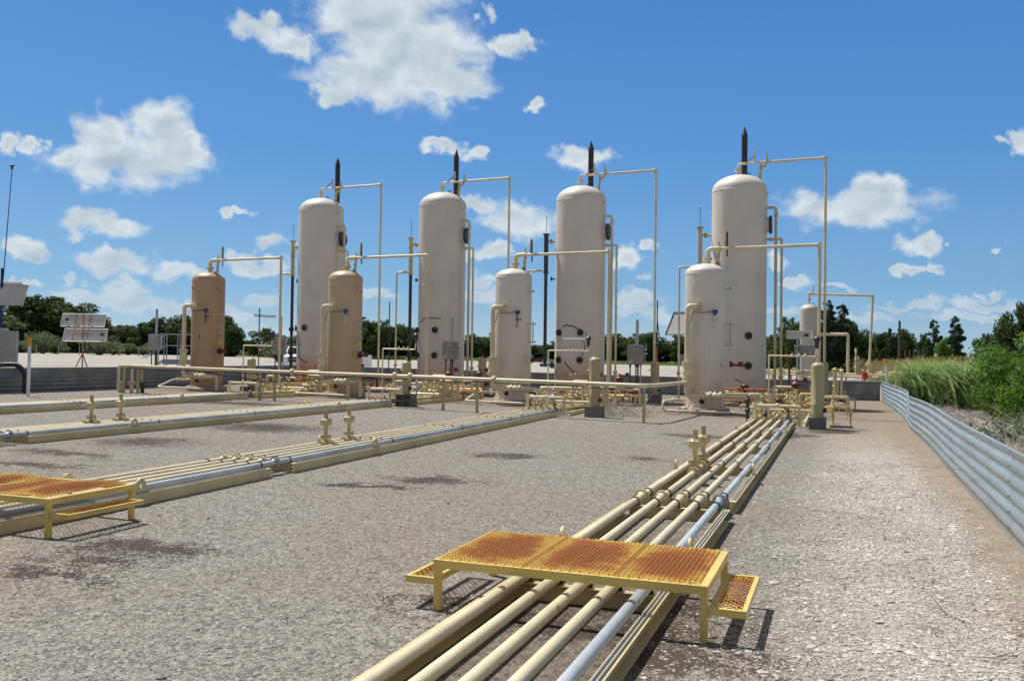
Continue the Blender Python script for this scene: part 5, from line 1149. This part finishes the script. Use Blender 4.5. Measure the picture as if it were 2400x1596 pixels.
def cedar(seed, n=7500, leaf=.19):
    rs = np.random.RandomState(seed); L = []
    for k in range(46):
        z = rs.uniform(.05, .97)**.9; w = .34*(1-z)**.75*rs.uniform(.55, 1.15)+.015; a = rs.uniform(0, 6.28)
        s_ = .025+.085*(1-z); L.append((w*math.cos(a), w*math.sin(a), z-.02, s_*1.25, s_*1.25, s_*.55))
    L.append((0,0,.45,.12,.12,.4)); return [(x*10, y*10, z*10, a*10, b*10, c*10) for x, y, z, a, b, c in L], rs, n, leaf
PROT = {}
def proto(kind, seed, mat):
    key = (kind, seed, mat)
    if key not in PROT:
        L, rs, n, leaf = (oak if kind == 'oak' else cedar)(seed)
        me = leaves(rs, L, n, leaf, droop=.2).mesh('crown', smooth=False); me.materials.append(MATS[mat])
        mb = MB(); H = 8. if kind == 'oak' else 9.4
        mb.tube([(0,0,-.3),(.05,.02,1.5),(-.06,.05,3.5),(.05,0,H)], [.28,.2,.14,.03], 8)
        for l in L[:12]: mb.tube([(0,0,max(.8, l[2]*.55)),(l[0]*.5,l[1]*.5,l[2]*.85),(l[0],l[1],l[2])], [.09,.06,.02], 5)
        tm = mb.mesh('trunk'); tm.materials.append(MATS['bark']); PROT[key] = (me, tm)
    return PROT[key]
def tree(kind, seed, mat, px, ytop, D, wpx, label, base=None, group='trees along the far edge of the yard', name=None):
    d = ray(px, 840); d = d/math.hypot(d.x, d.y); x, y = d.x*D, d.y*D; g = gz(x) if base is None else base
    top = ray(px, ytop); tt = D/math.hypot(top.x, top.y); h = EYE+top.z*tt-g; dep = D*math.cos(math.atan2(px-CX, F)); w = wpx*dep/F
    me, tm = proto(kind, seed, mat)
    t = thing(name or ('oak_tree' if kind == 'oak' else 'cedar_tree'), label, 'tree', (x, y, g), rnd.uniform(0, 6.28), group); sz = h/9.8; sw = w/(9.3 if kind == 'oak' else 6.6)
    for m_, nm in ((me, 'crown'), (tm, 'trunk')):
        o = bpy.data.objects.new(nm, m_); COL.objects.link(o); o.parent = t
    t.scale = (sw, sw, sz); return t
# px, top, distance, width, kind
FT = [(-20,735,185,150,0),(28,772,190,60,0),(60,735,195,90,0),(95,694,192,120,0),(135,697,190,110,0),(172,722,190,80,0),(215,738,190,80,0),(252,762,192,70,0),(285,762,188,60,0),(318,764,192,60,0),(342,757,190,60,0),
      (378,744,192,60,0),(402,757,190,60,0),(425,740,195,60,0),(455,742,200,60,0),(500,760,195,60,0),(528,741,180,52,0),(548,768,182,50,0),(572,797,210,40,0),(590,802,215,30,0),(620,770,185,50,0),(652,783,190,50,0),(680,790,210,50,0),
      (712,780,200,40,0),(848,738,200,50,1),(866,752,195,55,0),(893,750,195,45,0),(915,762,200,50,0),(938,760,205,40,0),(965,765,200,50,0),(1000,780,215,50,0),(1080,795,220,60,0),(1110,783,220,50,0),(1135,795,225,45,0),(1165,778,225,50,0),
      (1250,808,230,45,0),(1276,806,235,45,0),(1300,800,235,40,0),(1340,790,235,50,0),(1400,792,240,60,0),(1440,782,240,60,0),(1470,790,240,50,0),(1500,782,225,55,0),(1522,778,215,60,0),(1550,800,220,46,0),(1590,786,215,50,0),(1625,785,225,60,0),
      (1700,790,230,70,0),(1800,790,180,60,0),(1825,785,170,60,0),(1858,745,130,60,0),(1890,738,125,70,0),(1938,700,110,66,1),(1968,708,112,80,1),(1915,716,115,50,1),(1992,745,115,56,0),(2012,785,118,40,0),
      (2045,790,120,50,0),(2065,780,118,60,0),(2088,765,110,44,1),(2112,772,118,50,0),(2128,782,120,40,0)]
TLb = ['tree with a broad rounded crown','dark tree with a ragged top','leafy tree with a low full crown']
for i, (px, yt, D, w, kd) in enumerate(FT):
    w *= 1.45 if kd == 0 else 1.3
    if 1000 < px < 1720: D *= 1.45
    lab = ('big dark tree rising above the others at far left' if px in (95,135) else
           'dark tree in the far row, left of the solar panel stand' if px < 140 else 'dark tree in the far row, behind the solar panel stand' if px < 260 else
           'dark tree in the far row, between solar stand and leftmost tan vessel' if px < 430 else 'dark tree in the far row, around the leftmost tan vessel' if px < 600 else
           'rounded tree in the far row, left of the leftmost tall tank' if px < 730 else 'dark tree in the far row, between the two left tall tanks' if px < 980 else
           'small dark tree in the far row, right of the second tall tank' if px < 1280 else 'small dark tree in the far row, between third and rightmost tall tanks' if px < 1700 else
           'tree beyond the far stained vessel' if px < 1900 else 'dark cedar spire beside the far stained vessel' if kd == 1 and px < 2050 else 'dark leafy tree right of the far stained vessel' if px < 2030 else
           'pointed cedar beside the bare utility pole' if kd == 1 else 'green tree around the bare utility pole')
    tree('oak' if kd == 0 else 'cedar', (1,2,3,4)[i%4] if kd == 0 else (11,12)[i%2], 'leaf_oak' if kd == 0 else 'leaf_cedar', px, yt, D, w, lab)
tree('cedar', 12, 'leaf_cedar', 2190, 744, 95, 56, 'dark cedar, left one of the pair beyond the tall grass at right')
tree('cedar', 11, 'leaf_cedar', 2239, 737, 90, 68, 'dark cedar with spreading tiers, right one of the pair beyond the tall grass')
tree('oak', 2, 'leaf_bright', 2212, 792, 88, 50, 'low bright green tree between the two dark cedars at right')
tree('oak', 3, 'leaf_oak', 2165, 782, 100, 40, 'greyish green tree touching the left cedar of the right-hand pair')
tree('oak', 1, 'leaf_oak', 2312, 783, 100, 66, 'dark tree showing above tan grass, left of the big bush')
tree('oak', 4, 'leaf_oak', 2395, 702, 52, 120, 'tall dark tree at the right edge, above the bright bush')
tree('oak', 2, 'leaf_oak', 2352, 752, 56, 50, 'airy small tree just left of the right-edge tree')
# shrubs at the edge of the yard, far left
def bush(px, py, h, w, mat, label, n=1500, leaf=.09, seed=0, D=None, group='low shrubs at the far edge of the yard', name='shrub'):
    b = G(px, py)
    if D: d = Vector((b.x, b.y)).normalized()*D; b = Vector((d.x, d.y, gz(d.x)))
    rs = np.random.RandomState(seed+int(px)); L = []
    for k in range(9): a = rs.uniform(0, 6.28); q = rs.uniform(0, .33)*w; s_ = w*rs.uniform(.14, .24); L.append((q*math.cos(a), q*math.sin(a), h*rs.uniform(.25, .75), s_, s_, h*rs.uniform(.2, .3)))
    t = thing(name, label, 'bush', (b.x, b.y, b.z), 0, group); f = leaves(rs, L, n, leaf); part('foliage', f, mat, t, smooth=False)
    mb = MB()
    for l in L: mb.tube([(0,0,-.05),(l[0]*.5,l[1]*.5,l[2]*.5),(l[0],l[1],l[2])], [.03*w,.02*w,.006*w], 5)
    part('stems', mb, 'bark', t); return t
for i, (px, py, h, w, D) in enumerate([(48,824,2.2,6,170),(101,826,4.4,7.5,165),(75,826,2,5,170),(130,827,2.6,5,168),(232,829,3.6,8,160),(265,830,2.4,5,165),(300,831,2,6,170),(335,831,2,5,170),(20,824,2,6,170),(1442,842,3.2,6,150),(655,836,3,9,120)]):
    bush(px, py, h, w, 'leaf_sage', 'pale round shrub at the yard edge, '+('far left of the solar panel stand' if px < 140 else 'right of the solar panel stand' if px < 500 else 'right of the third tall tank' if px > 1000 else 'behind the white pickup truck'), leaf=.16, seed=i, D=D)

# big bright bush and undergrowth beyond the right wall
def mound(name, x, y, w, d, h, mat, label, n, leaf, seed, cat='bush', group='leafy bushes beyond the right wall', z0=0.):
    rs = np.random.RandomState(seed); L = []
    for k in range(26):
        a, b = rs.uniform(-.5, .5, 2); zt = h*(1-(a*a+b*b)*1.3)*rs.uniform(.55, 1.)
        s_ = rs.uniform(.10, .2)*min(w, d); L.append((a*w, b*d, max(.2, zt-s_*.5), s_, s_, s_*.75))
        L.append((a*w, b*d, max(.15, zt*.45), s_*1.1, s_*1.1, s_))
    t = thing(name, label, cat, (x, y, z0), 0, group); part('foliage', leaves(rs, L, n, leaf, flat=.55, droop=.3), mat, t, smooth=False); mb = MB()
    for l in L[::3]: mb.tube([(l[0]*.5,l[1]*.5,-.05),(l[0]*.8,l[1]*.8,l[2]*.5),(l[0],l[1],l[2])], [.035,.022,.008], 5)
    part('stems', mb, 'bark', t); return t
def on(px, Y): d = ray(px, 850); return d.x*Y/d.y
mound('bush', on(2478,28), 28., 3.7, 3.2, 2.85, 'leaf_bright', 'big bright green bush at the right edge, above dead twigs', 26000, .045, 1)
mound('bush', on(2378,38), 38., 4.0, 4.0, 2.9, 'leaf_bright', 'bright green bush left of the right-edge bush, behind tall cane grass', 11000, .065, 2)
mound('bush', on(2290,46), 46., 4., 4., 2.5, 'leaf_oak', 'darker bush between cane grass and the tan seed grass', 7000, .08, 3)
mound('bush', on(2400,20), 19.5, 2.2, 2.2, .9, 'leaf_sage', 'small pale green bush among the dead twigs at the right edge', 2500, .035, 4)

def blades(rs, centers, n, h, wid, lean, seed_head=False, segs=4, hvar=.3):
    V = []; Fc = []; T = []; HV = []; HF = []; HT = []
    for _ in range(n):
        c = centers[rs.randint(len(centers))]; x, y = c[0]+rs.normal()*c[2], c[1]+rs.normal()*c[2]; z = c[3] if len(c) > 3 else 0.
        a = rs.uniform(0, 6.283); L = h*rs.uniform(1-hvar, 1+hvar*.6); le = lean*rs.uniform(.3, 1.4)*L; dx, dy = math.cos(a), math.sin(a); o = len(V); tn = rs.uniform(0, 1); zb = rs.uniform(0, .35)*L if not seed_head else 0
        for s_ in range(segs+1):
            w = s_/segs; wx = wid*(1-w**1.6)*(.6+.8*w if w < .5 else 1.)+.001; r_ = le*w**1.8; zz_ = z+zb+(L-zb)*(w-.35*lean*w**3)
            px_, py_ = x+dx*r_, y+dy*r_; V += [(px_-dy*wx, py_+dx*wx, zz_), (px_+dy*wx, py_-dx*wx, zz_)]
        for s_ in range(segs): Fc.append((o+2*s_, o+2*s_+1, o+2*s_+3, o+2*s_+2)); T.append(tn)
        if seed_head and rs.rand() < .6:
            tx, ty, tz = x+dx*le, y+dy*le, z+L*(1-.35*lean)
            for k in range(7):
                q = rs.normal(size=3)*np.array([.07, .07, .12]); s_ = .035; o2 = len(HV); HV += [(tx+q[0]-s_, ty+q[1], tz+q[2]), (tx+q[0], ty+q[1]+s_*.3, tz+q[2]-s_), (tx+q[0]+s_, ty+q[1], tz+q[2]+s_), (tx+q[0], ty+q[1]-s_*.3, tz+q[2]+s_)]; HF.append((o2, o2+1, o2+2, o2+3)); HT.append(rs.uniform(.5, 1))
    o = len(V); mb = MB(); mb.V = V+HV; mb.F = Fc+[tuple(i+o for i in f) for f in HF]; mb.T = T+HT; return mb
rs = np.random.RandomState(9)
cane = [(on(px, Y), Y, sp) for px, Y, sp in ((2160,38,.22),(2172,37.5,.25),(2185,38,.3),(2205,37,.4),(2225,36,.4),(2245,35.5,.4),(2265,35,.4),(2285,34,.4),(2300,33.5,.4),(2210,39,.4),(2240,38,.5),(2275,37,.5),(2195,37,.3),(2315,33,.35),(2260,33.5,.2))]
solo('cane_grass', blades(rs, cane, 2100, 2.0, .062, .72), 'leaf_cane', 'tall arching pale green cane grass just beyond the right wall', 'grass', kind='stuff', smooth=False)
gr = []
for _ in range(260): Y = rs.uniform(46, 85); px = rs.uniform(2175, 2420) if Y < 70 else rs.uniform(2040, 2420); gr.append((on(px, Y), Y, .9))
solo('seed_grass', blades(rs, gr, 15000, 1.75, .014, .3, True, 3), 'grass_seed', 'tan seeding tall grass field behind the cane grass at right', 'grass', kind='stuff', smooth=False)
# rough green growth along the edge of the field
gr = []
for (a, b), (c_, d_) in zip(edge[3:-1], edge[4:]):
    n = int(math.hypot(c_-a, d_-b)/1.2) if abs(c_) < 400 and abs(a) < 400 else 0
    for i in range(n): w = i/n; off = abs(rs.normal())*5; x, y = a+(c_-a)*w, b+(d_-b)*w; L_ = math.hypot(x, y); gr.append((x*(1+off/L_), y*(1+off/L_), .8, gz(x)))
solo('edge_grass', blades(rs, gr, 22000, 1.0, .04, .5, False, 2), 'grass_green', 'rough green grass along the far edge of the yard', 'grass', kind='stuff', smooth=False)
# dead brush over the ground beyond the right wall
def twigs(rs, boxes, n, ln, r0, rise, branch=3):
    mb = MB()
    for _ in range(n):
        bx = boxes[rs.randint(len(boxes))]; x, y = rs.uniform(bx[0], bx[1]), rs.uniform(bx[2], bx[3]); a = rs.uniform(0, 6.283); p = Vector((x, y, bx[4] if len(bx) > 4 else rs.uniform(.0, .12))); L = ln*rs.uniform(.5, 1.3); ri = rise*rs.uniform(.2, 1.3)
        pts = [p]
        for s_ in range(3): a += rs.normal()*.25; pts.append(pts[-1]+Vector((math.cos(a)*L/3, math.sin(a)*L/3, ri*L/3*(1-.3*s_)+rs.normal()*.01)))
        mb.tube(pts, [r0, r0*.8, r0*.55, r0*.25], 3, caps=False)
        for _b in range(branch):
            k = rs.randint(1, 3); q = pts[k]; aa = a+rs.normal()*.7; l2 = L*rs.uniform(.2, .45); mb.tube([q, q+Vector((math.cos(aa)*l2*.5, math.sin(aa)*l2*.5, ri*l2*.6)), q+Vector((math.cos(aa)*l2, math.sin(aa)*l2, ri*l2*.9))], [r0*.5, r0*.35, r0*.15], 3, caps=False)
    mb.T = np.clip(rs.normal(.55, .28, len(mb.F)), 0, 1).tolist(); return mb
solo('dead_brush', twigs(rs, [(2.5,5.,6,14),(2.5,6.,12,22),(2.55,6.,20,30),(2.6,4.6,28,38),(2.5,4.5,12,26)], 8000, .85, .0085, .22, 2), 'twig', 'matted grey dead brush covering the ground beyond the right wall', 'brush', kind='stuff', smooth=False)
solo('dead_branches', twigs(rs, [(on(2385,17)-.4,on(2385,17)+1.4,15.5,19),(on(2385,22)-.6,on(2385,22)+1.6,20,25)], 110, 1.3, .0065, .6, 4), 'twig', 'bleached upright dead branches at the right edge, under the bright bush', 'brush', kind='stuff', smooth=False)
for px, py, n, w, lb in ((1470,975,130,.75,'tangle of dead twigs beside the block-mounted khaki cylinder'),(1985,925,46,.6,'dry wiry weed at the foot of the far wall'),(2035,925,36,.5,'dry wiry weed near the corner of the far wall')):
    b = G(px, py); mb = twigs(rs, [(b.x-w,b.x+w,b.y-.5,b.y+.5,.02)], n, .55, .0055, .9, 3); T_ = mb.T
    solo('dry_weed', mb, 'twig', lb, 'dead plant', 'dry wiry weeds', loc=(b.x,b.y,0), smooth=False)
# fallen twigs on the gravel
for k, (p0, p1, p2) in enumerate([((2178,1388),(2215,1430),(2260,1455)),((2195,1446),(2215,1480),(2237,1515)),((2276,1538),(2330,1540),(2375,1528)),((2140,1460),(2180,1470),(2210,1478)),((2065,1108),(2092,1124),(2120,1112))]):
    mb = MB(); a, b, c_ = G(*p0, .015), G(*p1, .03), G(*p2, .015); mb.tube([a, b, c_], [.004,.005,.009] if k == 0 else [.003,.0045,.003], 6); 
    mb.tube([b, b+(c_-b).cross(Vector((0,0,1)))*.35+Vector((0,0,.02))], [.003,.001], 5)
    solo('fallen_twig', mb, 'dead_wood', ['thick brown twig lying on pale gravel, lower right','thin grey twig below the thick brown one','thin curved twig near the bottom right corner','faint thin twig left of the thin grey one','small curved twig in the lane beside the wall'][k], 'twig', 'twigs on the pale gravel', loc=tuple(b))

# ---- loose stones lying on the gravel
def stones(rs, n, fx, size):
    base = np.array([(1,0,0),(-1,0,0),(0,1,0),(0,-1,0),(0,0,1),(0,0,-1)], float); FF = np.array([(0,2,4),(2,1,4),(1,3,4),(3,0,4),(2,0,5),(1,2,5),(3,1,5),(0,3,5)])
    c = fx(rs, n); n = len(c); s_ = size*np.exp(rs.normal(0, .38, n)); sc = np.stack([s_*rs.uniform(.7, 1.3, n), s_*rs.uniform(.6, 1., n), s_*rs.uniform(.25, .5, n)], 1); a = rs.uniform(0, 6.28, n); ca, sa = np.cos(a), np.sin(a)
    v = base[None]*(1+rs.uniform(-.32, .32, (n, 6, 1)))+rs.normal(0, .16, (n, 6, 3)); v = v*sc[:, None]; x = v[..., 0]*ca[:, None]-v[..., 1]*sa[:, None]; y = v[..., 0]*sa[:, None]+v[..., 1]*ca[:, None]
    z = v[..., 2]+c[:, 2:3]+sc[:, 2:3]*.35; V = np.stack([x+c[:, 0:1], y+c[:, 1:2], z], -1).reshape(-1, 3); Fc = (FF[None]+(np.arange(n)*6)[:, None, None]).reshape(-1, 3)
    T = np.repeat(np.clip(rs.normal(.62, .28, n), 0, 1), 8); mb = MB(); mb.V = V.tolist(); mb.F = Fc.tolist(); mb.T = T.tolist(); return mb
def lane(rs, n):
    Y = 2.6+14.*rs.uniform(0, 1, n)**1.5; X = rs.uniform(-1.05, 1.45, n); k = rs.uniform(0, 1, n) < np.clip((X+.55)/.7, .10, 1)*np.clip((1.35-X)/.3, .12, 1); P_ = np.stack([X, Y, np.zeros(n)], 1)[k]; return P_[(P_[:, 0] < P_[:, 1]*.19+.3)]
def field_(rs, n):
    Y = 2.6+22.*rs.uniform(0, 1, n)**1.4; X = rs.uniform(-1.15, .05, n)*Y*1.02-.0; k = (np.abs(X+1.63) > .62); return np.stack([X, Y, np.array([gz(q) for q in X])], 1)[k]
solo('lane_stones', stones(rs, 52000, lane, .0125), 'stone', 'pale broken stones covering the lane beside the right wall', 'stones', kind='stuff', smooth=False)
solo('gravel_stones', stones(rs, 42000, field_, .0085), 'stone_grey', 'small loose grey stones scattered over the gravel', 'stones', kind='stuff', smooth=False)


for (px, py), m_, lb, r_ in (((487,1216),'red_paint','small red scrap lying on the gravel right of the left yellow platform',.016),((2185,1366),'fence_grey','tiny bluish-green bottle cap lying on the pale gravel at right',.012)):
    c = G(px, py); mb = MB(); mb.lathe([(r_*1.2,0),(r_*1.15,.008),(r_*.9,.012),(r_*.3,.014)], (0,0,0), 9); o = part('fabric_scrap' if m_ == 'red_paint' else 'bottle_cap', mb, m_, None); o.location = (c.x, c.y, c.z+.004); tag(o, lb, 'litter')
